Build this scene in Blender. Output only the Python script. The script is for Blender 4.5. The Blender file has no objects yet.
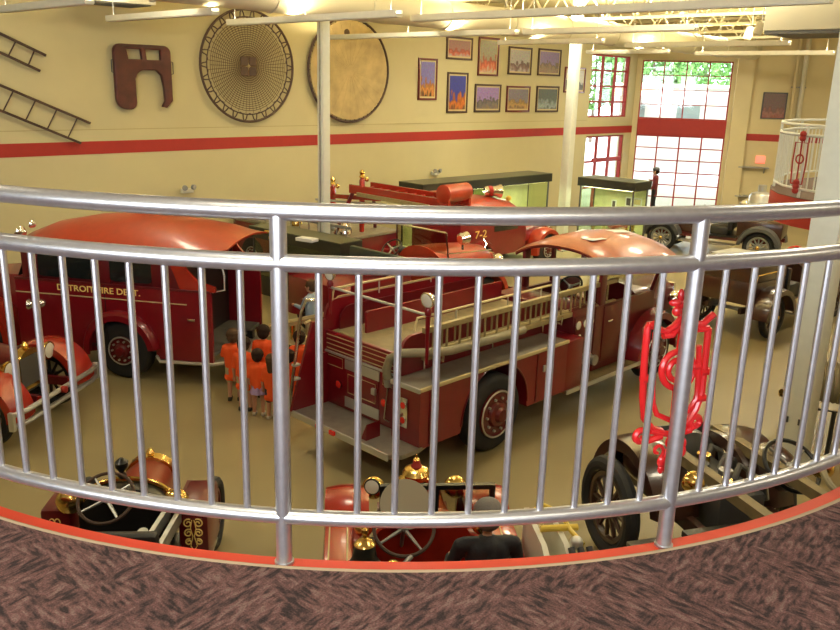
EXPO = -0.04
import bpy, bmesh, math, random
from mathutils import Vector as V, Matrix, noise
random.seed(7)
SC = bpy.context.scene
COL = SC.collection
rad = math.radians
CAMZ, MEZ = 4.9, 3.48

# ------------------------------------------------------------------ materials
def mat(name, col, rough=.5, metal=0., var=0., vscale=8., coat=0., bump=0., bscale=60., emit=None, estr=0., spec=.5):
    m = bpy.data.materials.new(name); m.use_nodes = True
    nt = m.node_tree; b = nt.nodes['Principled BSDF']
    b.inputs['Base Color'].default_value = (*col, 1); b.inputs['Roughness'].default_value = rough
    b.inputs['Metallic'].default_value = metal; b.inputs['Coat Weight'].default_value = coat
    b.inputs['Specular IOR Level'].default_value = spec
    if coat: b.inputs['Coat Roughness'].default_value = .08
    if emit: b.inputs['Emission Color'].default_value = (*emit, 1); b.inputs['Emission Strength'].default_value = estr
    tc = nt.nodes.new('ShaderNodeTexCoord')
    if var:
        n = nt.nodes.new('ShaderNodeTexNoise'); n.inputs['Scale'].default_value = vscale; n.inputs['Detail'].default_value = 4
        nt.links.new(tc.outputs['Object'], n.inputs['Vector'])
        r = nt.nodes.new('ShaderNodeValToRGB')
        r.color_ramp.elements[0].position = .3; r.color_ramp.elements[1].position = .7
        r.color_ramp.elements[0].color = (*[c*(1-var) for c in col], 1)
        r.color_ramp.elements[1].color = (*[min(1, c*(1+var)) for c in col], 1)
        nt.links.new(n.outputs['Fac'], r.inputs['Fac']); nt.links.new(r.outputs['Color'], b.inputs['Base Color'])
    if bump:
        n = nt.nodes.new('ShaderNodeTexNoise'); n.inputs['Scale'].default_value = bscale
        nt.links.new(tc.outputs['Object'], n.inputs['Vector'])
        bp = nt.nodes.new('ShaderNodeBump'); bp.inputs['Strength'].default_value = bump; bp.inputs['Distance'].default_value = .01
        nt.links.new(n.outputs['Fac'], bp.inputs['Height']); nt.links.new(bp.outputs['Normal'], b.inputs['Normal'])
    return m

def glass_mat(name, tint=(1, 1, 1), refl=.06):
    m = bpy.data.materials.new(name); m.use_nodes = True; nt = m.node_tree
    for n in list(nt.nodes): nt.nodes.remove(n)
    o = nt.nodes.new('ShaderNodeOutputMaterial'); t = nt.nodes.new('ShaderNodeBsdfTransparent'); g = nt.nodes.new('ShaderNodeBsdfGlossy')
    t.inputs['Color'].default_value = (*tint, 1); g.inputs['Roughness'].default_value = .03
    mx = nt.nodes.new('ShaderNodeMixShader'); mx.inputs['Fac'].default_value = refl
    nt.links.new(t.outputs[0], mx.inputs[1]); nt.links.new(g.outputs[0], mx.inputs[2]); nt.links.new(mx.outputs[0], o.inputs[0])
    return m

M = {}
M['red'] = mat('deep_red_paint', (.195, .005, .011), .28, coat=.35, var=.06)
M['maroon'] = mat('maroon_paint', (.115, .005, .008), .32, coat=.3, var=.08)
M['bright'] = mat('bright_red_paint', (.35, .022, .010), .25, coat=.4, var=.05)
M['roofred'] = mat('red_paint_warm_reflection', (.42, .040, .014), .3, coat=.3, var=.08)  # red shifted to orange: reflected warm light put into the base colour
M['trimred'] = mat('red_band_paint', (.34, .018, .011), .6, var=.04)
M['curbred'] = mat('red_edge_paint', (.70, .055, .026), .45, var=.05)
M['ornred'] = mat('red_enamel', (.80, .022, .025), .25, coat=.5)
M['wallL'] = mat('cream_block_paint', (.55, .485, .265), .75, var=.03, vscale=1.2)
M['wallB'] = mat('pale_cream_paint', (.66, .56, .31), .75, var=.03, vscale=1.5)
M['white'] = mat('white_enamel', (.72, .70, .58), .45, var=.03)
M['column'] = mat('column_white_paint', (.74, .76, .66), .45, var=.03)
M['ceil'] = mat('ceiling_paint', (.80, .73, .48), .7)
M['alu'] = mat('brushed_aluminium', (.66, .665, .70), .33, .9, var=.06, vscale=40)
M['chrome'] = mat('chrome', (.85, .84, .80), .12, 1.)
M['steel'] = mat('dull_steel', (.42, .42, .40), .4, .8, var=.15)
M['silver'] = mat('silver_trim', (.62, .62, .58), .35, .7)
M['tread'] = mat('tread_plate', (.36, .33, .27), .38, .7, bump=.5, bscale=90, var=.1)
M['brass'] = mat('polished_brass', (.78, .53, .16), .2, 1., var=.06)
M['black'] = mat('black_leather', (.012, .011, .011), .45, bump=.2)
M['blackp'] = mat('black_paint', (.010, .010, .010), .3)
M['tyre'] = mat('tyre_rubber', (.014, .014, .015), .7, var=.2)
M['dkgrey'] = mat('dark_grey', (.06, .06, .06), .5)
M['casetop'] = mat('dark_olive_top', (.075, .085, .05), .35)
M['caseside'] = mat('case_black', (.018, .02, .016), .4)
M['caseback'] = mat('case_green_lining', (.62, .62, .34), .7, var=.1, vscale=3)
M['brown'] = mat('dark_brown_paint', (.045, .017, .010), .28, coat=.4, var=.1)
M['brownred'] = mat('russet_paint', (.27, .045, .02), .28, coat=.4, var=.1)
M['wood'] = mat('varnished_ladder_wood', (.33, .255, .11), .45, var=.15, vscale=14)
M['dkwood'] = mat('dark_ladder_wood', (.06, .030, .018), .6, var=.2)
M['cream'] = mat('cream_stripe', (.60, .49, .24), .4)
M['gold'] = mat('gold_leaf', (.95, .72, .22), .4, .0)
M['hose'] = mat('tan_rubber_hose', (.27, .235, .14), .55, var=.1)
M['glassd'] = mat('dark_window_glass', (.012, .014, .013), .08)
M['lens'] = mat('lamp_lens', (.80, .78, .68), .1, spec=.9)
M['redlens'] = mat('red_lamp_lens', (.75, .03, .02), .15)
M['canvas'] = mat('aged_canvas', (.50, .38, .17), .8, var=.22, vscale=2.2)
M['rope'] = mat('net_cord', (.10, .06, .025), .8)
M['darkmaroon'] = mat('aged_maroon_paint', (.075, .016, .012), .5, var=.25, vscale=5)
M['skin'] = mat('skin', (.52, .27, .17), .55)
M['hairb'] = mat('brown_hair', (.030, .015, .009), .75, bump=.5, spec=.15)
M['hairl'] = mat('light_brown_hair', (.085, .048, .024), .75, bump=.5, spec=.15)
M['hairg'] = mat('grey_hair', (.16, .15, .14), .6, bump=.5)
M['orange'] = mat('orange_shirt_cotton', (.85, .10, .012), .8, bump=.3)
M['lav'] = mat('lavender_cotton', (.40, .30, .55), .8)
M['denim'] = mat('dark_denim', (.03, .035, .06), .8)
M['khaki'] = mat('khaki_cotton', (.45, .36, .2), .8)
M['navy'] = mat('black_jacket_cloth', (.012, .013, .018), .7, bump=.3)
M['lblue'] = mat('light_blue_cotton', (.30, .38, .46), .8)
M['maroonc'] = mat('maroon_cotton', (.16, .02, .025), .8)
M['shoe'] = mat('dark_shoe', (.03, .025, .02), .6)
M['shoew'] = mat('pale_shoe', (.5, .45, .38), .6)
M['eye'] = mat('eye', (.05, .03, .02), .2)
M['lip'] = mat('lips', (.4, .13, .1), .5)
M['paper'] = mat('white_paper', (.75, .76, .74), .7)
M['yellow'] = mat('yellow_paint', (.75, .55, .08), .4)
M['leaf'] = mat('leaf_green', (.10, .24, .05), .7, var=.5, vscale=1.2)
M['bark'] = mat('bark', (.1, .07, .05), .9)
M['render'] = mat('pale_render', (.62, .62, .60), .8)
M['asphalt'] = mat('pale_concrete', (.55, .54, .52), .9)
M['awning'] = mat('orange_awning', (.65, .25, .12), .7)
M['cabroof'] = mat('brown_orange_cab_roof', (.34, .075, .026), .36, coat=.25, var=.1)  # brown-orange base with slight random tone variation
M['timber'] = mat('weathered_timber', (.20, .155, .075), .6, var=.2)
M['dullglass'] = mat('distant_glass', (.20, .25, .25), .3)
M['mezz'] = mat('brown_carpet', (.10, .06, .045), .9)
M['glass'] = glass_mat('window_glass', (.96, .99, .98))
M['caseglass'] = glass_mat('case_glass', (.94, 1, .90), .05)
M['shield'] = glass_mat('windscreen_glass', (.75, .72, .62), .07)
M['tube'] = mat('fluorescent_tube', (.9, .9, .85), .4, emit=(1, .87, .58), estr=9.)
M['exitred'] = mat('lit_red_sign', (.8, .12, .08), .5, emit=(1, .25, .15), estr=1.2)
M['greyp'] = mat('grey_paint', (.30, .30, .27), .5)
M['duct'] = mat('duct_paint', (.62, .58, .42), .5)

def floor_mat():
    m = mat('epoxy_floor', (.29, .235, .115), .40, var=.10, vscale=.55)
    b = m.node_tree.nodes['Principled BSDF']; b.inputs['Coat Weight'].default_value = .12; b.inputs['Coat Roughness'].default_value = .25
    return m
M['floor'] = floor_mat()

def carpet_mat():
    m = bpy.data.materials.new('patterned_carpet'); m.use_nodes = True; nt = m.node_tree; b = nt.nodes['Principled BSDF']
    b.inputs['Roughness'].default_value = .95; b.inputs['Specular IOR Level'].default_value = .1
    tc = nt.nodes.new('ShaderNodeTexCoord')
    # short strokes in two crossing directions, patched by a slower noise
    w = nt.nodes.new('ShaderNodeTexNoise'); w.inputs['Scale'].default_value = 7.; w.inputs['Detail'].default_value = 1
    nt.links.new(tc.outputs['Object'], w.inputs['Vector'])
    wr = nt.nodes.new('ShaderNodeMapRange'); wr.inputs['From Min'].default_value = .44; wr.inputs['From Max'].default_value = .56
    nt.links.new(w.outputs['Fac'], wr.inputs['Value'])
    ns = []
    for ang in (-.95, .75):
        vr = nt.nodes.new('ShaderNodeVectorRotate'); vr.rotation_type = 'Z_AXIS'; vr.inputs['Angle'].default_value = ang
        nt.links.new(tc.outputs['Object'], vr.inputs['Vector'])
        mp = nt.nodes.new('ShaderNodeMapping'); mp.inputs['Scale'].default_value = (20, 64, 30)
        nt.links.new(vr.outputs['Vector'], mp.inputs['Vector'])
        n = nt.nodes.new('ShaderNodeTexNoise'); n.inputs['Scale'].default_value = 1.; n.inputs['Detail'].default_value = 1.2; n.inputs['Distortion'].default_value = .25
        nt.links.new(mp.outputs['Vector'], n.inputs['Vector']); ns.append(n)
    n1 = nt.nodes.new('ShaderNodeMix'); n1.data_type = 'FLOAT'
    nt.links.new(wr.outputs[0], n1.inputs['Factor']); nt.links.new(ns[0].outputs['Fac'], n1.inputs['A']); nt.links.new(ns[1].outputs['Fac'], n1.inputs['B'])
    r = nt.nodes.new('ShaderNodeValToRGB'); cr = r.color_ramp
    cr.elements[0].position = .34; cr.elements[0].color = (.048, .036, .038, 1)
    cr.elements[1].position = .47; cr.elements[1].color = (.118, .070, .070, 1)
    e = cr.elements.new(.56); e.color = (.165, .086, .084, 1)
    e = cr.elements.new(.68); e.color = (.215, .14, .13, 1)
    nt.links.new(n1.outputs['Result'], r.inputs['Fac'])
    n2 = nt.nodes.new('ShaderNodeTexNoise'); n2.inputs['Scale'].default_value = 190; n2.inputs['Detail'].default_value = 2
    nt.links.new(tc.outputs['Object'], n2.inputs['Vector'])
    mx = nt.nodes.new('ShaderNodeMix'); mx.data_type = 'RGBA'; mx.blend_type = 'OVERLAY'; mx.inputs['Factor'].default_value = .9
    nt.links.new(r.outputs['Color'], mx.inputs['A']); nt.links.new(n2.outputs['Fac'], mx.inputs['B'])
    nt.links.new(mx.outputs['Result'], b.inputs['Base Color'])
    bp = nt.nodes.new('ShaderNodeBump'); bp.inputs['Strength'].default_value = .5; bp.inputs['Distance'].default_value = .004
    nt.links.new(n2.outputs['Fac'], bp.inputs['Height']); nt.links.new(bp.outputs['Normal'], b.inputs['Normal'])
    return m
M['carpet'] = carpet_mat()

def print_mat(name, sky, mid, low, seed):
    m = bpy.data.materials.new(name); m.use_nodes = True; nt = m.node_tree; b = nt.nodes['Principled BSDF']
    b.inputs['Roughness'].default_value = .35
    tc = nt.nodes.new('ShaderNodeTexCoord'); sp = nt.nodes.new('ShaderNodeSeparateXYZ')
    nt.links.new(tc.outputs['Generated'], sp.inputs[0])
    mp = nt.nodes.new('ShaderNodeMapping'); mp.inputs['Location'].default_value = (seed*3.1, 0, seed*1.7); mp.inputs['Scale'].default_value = (5, 1, 3)
    nt.links.new(tc.outputs['Generated'], mp.inputs['Vector'])
    vo = nt.nodes.new('ShaderNodeTexVoronoi'); vo.inputs['Scale'].default_value = 1.4
    nt.links.new(mp.outputs['Vector'], vo.inputs['Vector'])
    ad = nt.nodes.new('ShaderNodeMath'); ad.operation = 'MULTIPLY_ADD'; ad.inputs[1].default_value = .45
    nt.links.new(vo.outputs['Distance'], ad.inputs[0]); nt.links.new(sp.outputs['Z'], ad.inputs[2])
    r = nt.nodes.new('ShaderNodeValToRGB'); cr = r.color_ramp
    cr.elements[0].position = .2; cr.elements[0].color = (*low, 1); cr.elements[1].position = .95; cr.elements[1].color = (*sky, 1)
    e = cr.elements.new(.42); e.color = (*mid, 1); e = cr.elements.new(.62); e.color = (*[c*.55 for c in mid], 1); e = cr.elements.new(.72); e.color = (*sky, 1)
    nt.links.new(ad.outputs[0], r.inputs['Fac'])
    n = nt.nodes.new('ShaderNodeTexNoise'); n.inputs['Scale'].default_value = 16
    nt.links.new(tc.outputs['Generated'], n.inputs['Vector'])
    mx = nt.nodes.new('ShaderNodeMix'); mx.data_type = 'RGBA'; mx.blend_type = 'OVERLAY'; mx.inputs['Factor'].default_value = .5
    nt.links.new(r.outputs['Color'], mx.inputs['A']); nt.links.new(n.outputs['Color'], mx.inputs['B']); nt.links.new(mx.outputs['Result'], b.inputs['Base Color'])
    return m

# ------------------------------------------------------------------ mesh builder
class MB:
    def __init__(s): s.b = bmesh.new()
    def box(s, x0, x1, y0, y1, z0, z1, bev=0., seg=2):
        r = bmesh.ops.create_cube(s.b, size=1)
        bmesh.ops.transform(s.b, matrix=Matrix.Translation(((x0+x1)/2, (y0+y1)/2, (z0+z1)/2)) @ Matrix.Diagonal((abs(x1-x0), abs(y1-y0), abs(z1-z0), 1)), verts=r['verts'])
        if bev:
            ed = {e for v in r['verts'] for e in v.link_edges}
            bmesh.ops.bevel(s.b, geom=list(ed), offset=bev, segments=seg, affect='EDGES', profile=.5)
        return s
    def obox(s, c, size, mx, bev=0.):     # oriented box; mx = 3x3 rotation
        r = bmesh.ops.create_cube(s.b, size=1)
        bmesh.ops.transform(s.b, matrix=Matrix.Translation(c) @ mx.to_4x4() @ Matrix.Diagonal((*size, 1)), verts=r['verts'])
        if bev:
            ed = {e for v in r['verts'] for e in v.link_edges}
            bmesh.ops.bevel(s.b, geom=list(ed), offset=bev, segments=1, affect='EDGES')
        return s
    def bar(s, p0, p1, w, h, up=(0, 0, 1)):
        p0, p1 = V(p0), V(p1); d = p1-p0; L = d.length; y = d.normalized(); x = y.cross(V(up)).normalized(); z = x.cross(y)
        return s.obox((p0+p1)/2, (w, L, h), Matrix((x, y, z)).transposed())
    def ring(s, c, x, y, r, n): return [s.b.verts.new(c + x*(r*math.cos(2*math.pi*i/n)) + y*(r*math.sin(2*math.pi*i/n))) for i in range(n)]
    def bridge(s, A, B, closed=True):
        n = len(A)
        for i in range(n if closed else n-1):
            j = (i+1) % n
            try: s.b.faces.new((A[i], A[j], B[j], B[i]))
            except ValueError: pass
    def tube(s, pts, r, n=8, closed=False):
        P = [V(p) for p in pts]; rr = r if isinstance(r, (list, tuple)) else [r]*len(P); rings = []; N = None
        for i, p in enumerate(P):
            if closed: t = (P[(i+1) % len(P)]-P[i-1]).normalized()
            else: t = (P[min(i+1, len(P)-1)]-P[max(i-1, 0)]).normalized()
            if N is None:
                a = V((0, 0, 1)) if abs(t.z) < .9 else V((1, 0, 0)); N = (a - t*a.dot(t)).normalized()
            else: N = (N - t*N.dot(t)).normalized()
            rings.append(s.ring(p, N, t.cross(N), rr[i], n))
        for i in range(len(rings)-1): s.bridge(rings[i], rings[i+1])
        if closed: s.bridge(rings[-1], rings[0])
        else: s.b.faces.new(rings[0][::-1]); s.b.faces.new(rings[-1])
        return s
    def cyl(s, p0, p1, r, r1=None, n=16): return s.tube([p0, p1], [r, r if r1 is None else r1], n)
    def lathe(s, prof, o, ax, n=24):
        ax = V(ax).normalized(); a = V((0, 0, 1)) if abs(ax.z) < .9 else V((1, 0, 0)); x = (a-ax*a.dot(ax)).normalized(); y = ax.cross(x); o = V(o)
        R = [s.ring(o+ax*h, x, y, max(r, 1e-4), n) for r, h in prof]
        for i in range(len(R)-1): s.bridge(R[i], R[i+1])
        s.b.faces.new(R[0][::-1]); s.b.faces.new(R[-1]); return s
    def torus(s, c, ax, R, r, n=32, m=8):
        ax = V(ax).normalized(); a = V((0, 0, 1)) if abs(ax.z) < .9 else V((1, 0, 0)); x = (a-ax*a.dot(ax)).normalized(); y = ax.cross(x); c = V(c)
        return s.tube([c+x*(R*math.cos(2*math.pi*i/n))+y*(R*math.sin(2*math.pi*i/n)) for i in range(n)], r, m, True)
    def sph(s, c, r, sc=(1, 1, 1), n=12):
        q = bmesh.ops.create_uvsphere(s.b, u_segments=n+4, v_segments=n, radius=r)
        bmesh.ops.transform(s.b, matrix=Matrix.Translation(c) @ Matrix.Diagonal((*sc, 1)), verts=q['verts']); return s
    def prism(s, poly, ax, a, b, bev=0.):   # poly in the two other axes (order x,y,z without ax), extruded from a to b along ax
        k = 'xyz'.index(ax)
        def mk(u, w, t): c = [u, w]; c.insert(k, t); return s.b.verts.new(c)
        A = [mk(u, w, a) for u, w in poly]; B = [mk(u, w, b) for u, w in poly]
        fa = s.b.faces.new(A[::-1]); fb = s.b.faces.new(B); s.bridge(A, B)
        bmesh.ops.recalc_face_normals(s.b, faces=list(s.b.faces)) if len(s.b.faces) < 400 else None
        if bev: bmesh.ops.bevel(s.b, geom=list(fa.edges)+list(fb.edges), offset=bev, segments=2, affect='EDGES')
        return s
    def loft(s, rings, cap=True, closed=True):
        R = [[s.b.verts.new(p) for p in r] for r in rings]
        for i in range(len(R)-1): s.bridge(R[i], R[i+1], closed)
        if cap: s.b.faces.new(R[0][::-1]); s.b.faces.new(R[-1])
        return s
    def caps(s, p0, r0, p1, r1):            # tapered capsule
        p0, p1 = V(p0), V(p1); d = p1-p0; L = d.length
        if L < 1e-6: d = V((0, 0, 1)); L = 1e-6
        pr = [(r0*math.sin(rad(a)), -r0*math.cos(rad(a))) for a in range(0, 91, 15)] + [(r1*math.sin(rad(a)), L-r1*math.cos(rad(a))) for a in range(90, 181, 15)]
        return s.lathe([(max(r, 2e-4), h) for r, h in pr], p0, d, 14)
    def shell(s, strips, th):               # sheet lofted through open strips, given real thickness
        n0 = len(s.b.verts); R = [[s.b.verts.new(p) for p in r] for r in strips]
        fs = []
        for i in range(len(R)-1):
            for j in range(len(R[i])-1): fs.append(s.b.faces.new((R[i][j], R[i][j+1], R[i+1][j+1], R[i+1][j])))
        bmesh.ops.recalc_face_normals(s.b, faces=fs)
        bmesh.ops.solidify(s.b, geom=fs, thickness=th); return s
    def mesh(s, name, smooth=35, recalc=True):
        if recalc: bmesh.ops.recalc_face_normals(s.b, faces=list(s.b.faces))
        me = bpy.data.meshes.new(name); s.b.to_mesh(me); s.b.free()
        if smooth:
            for p in me.polygons: p.use_smooth = True
            me.set_sharp_from_angle(angle=rad(smooth))
        return me
    def build(s, name, m, parent=None, loc=(0, 0, 0), yaw=0., label=None, smooth=35):
        me = s.mesh(name, smooth); me.materials.append(M[m] if isinstance(m, str) else m)
        return link(name, me, parent, loc, yaw, label)

def link(name, me, parent=None, loc=(0, 0, 0), yaw=0., label=None):
    o = bpy.data.objects.new(name, me); COL.objects.link(o); o.location = loc; o.rotation_euler = (0, 0, -rad(yaw))
    if parent: o.parent = parent
    if label: o['label'] = label
    return o
def tag(o, label, cat, group=None):
    o['label'] = label; o['category'] = cat
    if group: o['group'] = group
    return o
def thing(name, label, cat, loc=(0, 0, 0), yaw=0., group=None):
    o = bpy.data.objects.new(name, None); COL.objects.link(o); o.location = loc; o.rotation_euler = (0, 0, -rad(yaw)); o.empty_display_size = .2
    return tag(o, label, cat, group)
def struct(o): o['kind'] = 'structure'; return o
def kids_of(o): return [c for c in o.children]
def dup(root, loc, yaw=None, label=None):
    r = root.copy(); COL.objects.link(r); r.location = loc
    if yaw is not None: r.rotation_euler = (0, 0, -rad(yaw))
    if label: r['label'] = label
    for ch in list(root.children):
        c = ch.copy(); COL.objects.link(c); c.parent = r
        for g in list(ch.children):
            d = g.copy(); COL.objects.link(d); d.parent = c
    return r
def text_mesh(txt, size, ext=.004, off=.0):
    c = bpy.data.curves.new('t', 'FONT'); c.body = txt; c.size = size; c.extrude = ext; c.offset = off; c.align_x = 'CENTER'; c.align_y = 'CENTER'; c.resolution_u = 3
    o = bpy.data.objects.new('t', c); COL.objects.link(o)
    dg = bpy.context.evaluated_depsgraph_get(); me = bpy.data.meshes.new_from_object(o.evaluated_get(dg)); bpy.data.objects.remove(o); bpy.data.curves.remove(c)
    return me
def lettering(txt, width, height, m, parent, X, Y, Z, loc):   # X,Y,Z = axes of the text plane in the parent's frame
    me = text_mesh(txt, 1., .02, .012)
    xs = [v.co.x for v in me.vertices]; ys = [v.co.y for v in me.vertices]
    cx, cy = (min(xs)+max(xs))/2, (min(ys)+max(ys))/2; fx, fy = width/(max(xs)-min(xs)), height/(max(ys)-min(ys))
    X, Y, Z, L = V(X), V(Y), V(Z), V(loc)
    for v in me.vertices:
        q = L + X*((v.co.x-cx)*fx) + Y*((v.co.y-cy)*fy) + Z*(v.co.z*.15)
        v.co = q
    me.materials.append(M[m]); return link('lettering', me, parent)
def arc(c, r, a0, a1, n, ax='x', k=0.):
    out = []
    for i in range(n+1):
        a = rad(a0+(a1-a0)*i/n); u, w = c[0]+r*math.cos(a), c[1]+r*math.sin(a)
        out.append((u, w))
    return out

# pixel of the 840x630 photograph -> point in the hall
F_, P_, R_ = 825., rad(15.55), rad(1.58)
def ray(x, y):
    c, s = math.cos(R_), math.sin(R_); x -= 420; y -= 315
    X = x*c+y*s; Y = -x*s+y*c; cp, sp = math.cos(P_), math.sin(P_)
    return V((X/F_, cp-Y/F_*sp, -sp-Y/F_*cp))
def atz(x, y, z): d = ray(x, y); return d*((z-CAMZ)/d.z) + V((0, 0, CAMZ))

# ------------------------------------------------------------------ camera
cam = bpy.data.cameras.new('camera'); co = bpy.data.objects.new('camera', cam); COL.objects.link(co)
cam.sensor_fit = 'HORIZONTAL'; cam.sensor_width = 36; cam.lens = F_/840*36; cam.clip_start = .05; cam.clip_end = 400
R0, U0 = V((1, 0, 0)), V((0, math.sin(P_), math.cos(P_))); fw = V((0, math.cos(P_), -math.sin(P_)))
ri = R0*math.cos(R_)+U0*math.sin(R_); up = R0*-math.sin(R_)+U0*math.cos(R_)
mw = Matrix((ri, up, -fw)).transposed().to_4x4(); mw.translation = (0, 0, CAMZ); co.matrix_world = mw
SC.camera = co
# ================================================================== THE HALL
HALL = 112.
YL = -46.5                                            # left wall frame: x along the wall, y out of the hall
nL, tL = V((-math.cos(rad(43.5)), math.sin(rad(43.5)), 0)), V((math.sin(rad(43.5)), math.cos(rad(43.5)), 0))
OL = nL*18.5
def WL(s, out=0., z=0.): return OL + tL*s - nL*out + V((0, 0, z))
CB = V((8.91, 36.26, 0)); YB = 14.
bB, mB = V((math.cos(rad(14)), -math.sin(rad(14)), 0)), V((math.sin(rad(14)), math.cos(rad(14)), 0))
def WB(b, out=0., z=0.): return CB + bB*b - mB*out + V((0, 0, z))
HC = 7.6
struct(MB().prism([(p.x, p.y) for p in (WL(-28.2, -.1), WL(32.6, -.15), WB(.15, -.15), WB(14.1, -.1), V((19.1, -8.2, 0)), V((-34, -8.2, 0)))], 'z', -.3, 0).build('floor', 'floor'))
w = MB(); w.box(-28, 28.85, 0, .3, 0, HC); w.box(31.75, 32.75, 0, .3, 0, HC); w.box(28.85, 31.75, 0, .3, 3.12, 3.85); w.box(28.85, 31.75, 0, .3, 6.27, HC)
struct(w.build('wall_left', 'wallL', None, OL, YL))
w = MB(); w.box(-.25, .15, 0, .3, 0, HC); w.box(3.75, 14, 0, .3, 0, HC); w.box(.15, 3.75, 0, .3, 6.17, HC); w.box(.15, 3.75, 0, .3, 3.12, 3.8)
w.box(3.9, 4.55, -.28, .02, 0, HC); w.box(-.12, .12, -.12, .02, 0, HC)
struct(w.build('wall_back', 'wallB', None, CB, YB))
p1 = WB(14); p2 = V((19, -8, 0)); d = p2-p1
struct(MB().box(0, d.length, 0, .3, 0, HC).build('wall_right', 'wallB', None, p1, math.degrees(math.atan2(-d.y, d.x))))
w = MB(); w.box(-34, -13, -8.3, -8, 0, HC); w.box(3, 20, -8.3, -8, 0, HC); w.box(-13, 3, -8.3, -8, 0, 3.6); w.box(-13, 3, -8.3, -8, 7.3, HC)
struct(w.build('wall_rear', 'wallB'))
ceil_o = struct(MB().box(-40, 40, -9, 55, HC, HC+.3).build('ceiling', 'ceil'))
for s_ in (0, 7, 14, 21, 28):  # unseen fill lights with housings, added under the ceiling to brighten the hall
    for o_ in (4.5, 11, 17.5, 24):
        p = OL + tL*s_ - nL*o_
        if p.y < -6 or p.length > 36: continue
        lp = MB().box(p.x-.6, p.x+.6, p.y-.3, p.y+.3, HC-.08, HC).build('fill_panel', 'white', ceil_o)
        la = bpy.data.lights.new('fill_light', 'AREA'); la.shape = 'RECTANGLE'; la.size = 1.2; la.size_y = .6; la.energy = HALL*(3.0 if s_ > 20 else 1.); la.color = (1, .90, .66)
        lo = bpy.data.objects.new('fill_light', la); COL.objects.link(lo); lo.parent = ceil_o; lo.location = (p.x, p.y, HC-.09)
# painted red bands
struct(MB().box(-28, 32.42, -.012, .0, 3.2, 3.485).build('trim_1', 'trimred', None, OL, YL))
struct(MB().box(.15, 3.75, -.02, .0, 3.12, 3.8).build('trim_2', 'trimred', None, CB, YB))
w = MB(); w.box(4.56, 14, -.012, .0, 3.05, 3.33)
struct(w.build('trim_3', 'trimred', None, CB, YB))
# thin joint line in the block wall
struct(MB().box(-28, 28.8, -.006, .0, 3.735, 3.75).build('trim_4', mat('joint_line', (.40, .33, .16), .8), None, OL, YL))

def glazing(name, org, yaw, x0, x1, z0, z1, nx, nz, fr, mu, mcol='trimred', thick=None):
    f = MB(); f.box(x0, x0+fr, .05, .2, z0, z1); f.box(x1-fr, x1, .05, .2, z0, z1); f.box(x0+fr, x1-fr, .05, .2, z0, z0+fr); f.box(x0+fr, x1-fr, .05, .2, z1-fr, z1)
    fo = struct(f.build(name, mcol, None, org, yaw))
    g = MB()
    for i in range(1, nx): x = x0+(x1-x0)*i/nx; g.box(x-mu/2, x+mu/2, .08, .16, z0+fr, z1-fr)
    g.build('mullions', mcol, fo); g = MB()
    for k in range(1, nz): z = z0+(z1-z0)*k/nz; g.box(x0+fr, x1-fr, .09, .15, z-mu*.35, z+mu*.35)
    g.build('glazing_bars', mcol, fo)
    MB().box(x0+fr, x1-fr, .115, .125, z0+fr, z1-fr).build('window_pane', 'glass', fo)
    return fo
glazing('window_1', OL, YL, 28.85, 31.75, 3.85, 6.27, 3, 4, .06, .1)
glazing('window_2', CB, YB, .15, 3.75, 3.8, 6.17, 4, 4, .05, .05)
dg = glazing('door_2', CB, YB, .15, 3.75, 0, 3.12, 4, 6, .05, .06)
dg = glazing('door_1', OL, YL, 28.85, 31.75, 0, 3.12, 3, 3, .07, .12)
MB().box(29.5, 31.75, .04, .1, 2.05, 2.22).build('transom', 'trimred', dg)

# structural columns
def column(x, y, w, label):
    t = thing('steel_column', label, 'column', (x, y, 0), 44)
    MB().box(-w/2, w/2, -w/2, w/2, .02, HC-.1, .012).build('shaft', 'column', t)
    MB().box(-w*.85, w*.85, -w*.85, w*.85, 0, .03).build('base_plate', 'greyp', t); return t
c1 = column(-2.25, 18.75, .20, 'slim white steel column in front of the tan hanging net')
MB().box(-.02, .02, -.118, -.10, .1, 7.3).build('conduit', 'steel', c1)
column(4.4, 25.75, .27, 'square white column beside the tall glass display case')
c3 = column(5.22, 10.55, .36, 'wide white column close to the balcony on the right')
for s in (-.1, .1): MB().box(s-.035, s+.035, -.2, -.175, .62, .7).build('bolt_plate', 'dkgrey', c3)

# ------------------------------------------------------------------ the balcony and its railing
RC = V((-.17, 5.2, 0))
def RP(phi, z, R=2.97): return V((RC.x+R*math.sin(rad(phi)), RC.y-R*math.cos(rad(phi)), MEZ+z))
def deck_poly(R, a=64):
    P = [(RP(-a+2*a*i/64, 0, R).x, RP(-a+2*a*i/64, 0, R).y) for i in range(65)]
    return P + [(12, P[-1][1]), (12, -8), (-12, -8), (-12, P[-1][1])]
struct(MB().prism(deck_poly(2.945), 'z', MEZ-.38, MEZ-.004).build('floor_balcony', 'curbred', smooth=20))
struct(MB().prism(deck_poly(3.012), 'z', MEZ-.004, MEZ+.004).build('floor_carpet', 'carpet', smooth=20))
pts = [RP(-64+128*i/64, -.003, 3.008) for i in range(65)]
struct(MB().tube(pts, .0105, 8).build('trim_5', mat('tan_edge_strip', (.42, .31, .20), .7)))
rail = thing('balcony_railing', 'long curved silver handrail with upright bars along the balcony edge', 'railing', tuple(RP(0, 0)))
LO = RP(0, 0)
def rl(phi, z, R=2.97): return RP(phi, z, R)-LO
A0, A1 = -60.4, 60.2
def rail_tube(z, r): return MB().tube([rl(A0+(A1-A0)*i/110, z) for i in range(111)], r, 14)
rail_tube(1.08, .0265).build('top_rail', 'alu', rail)
rail_tube(.936, .026).build('middle_rail', 'alu', rail)
rail_tube(.155, .024).build('bottom_rail', 'alu', rail)
k = 0; ph = -4.36-2.156*26
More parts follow.
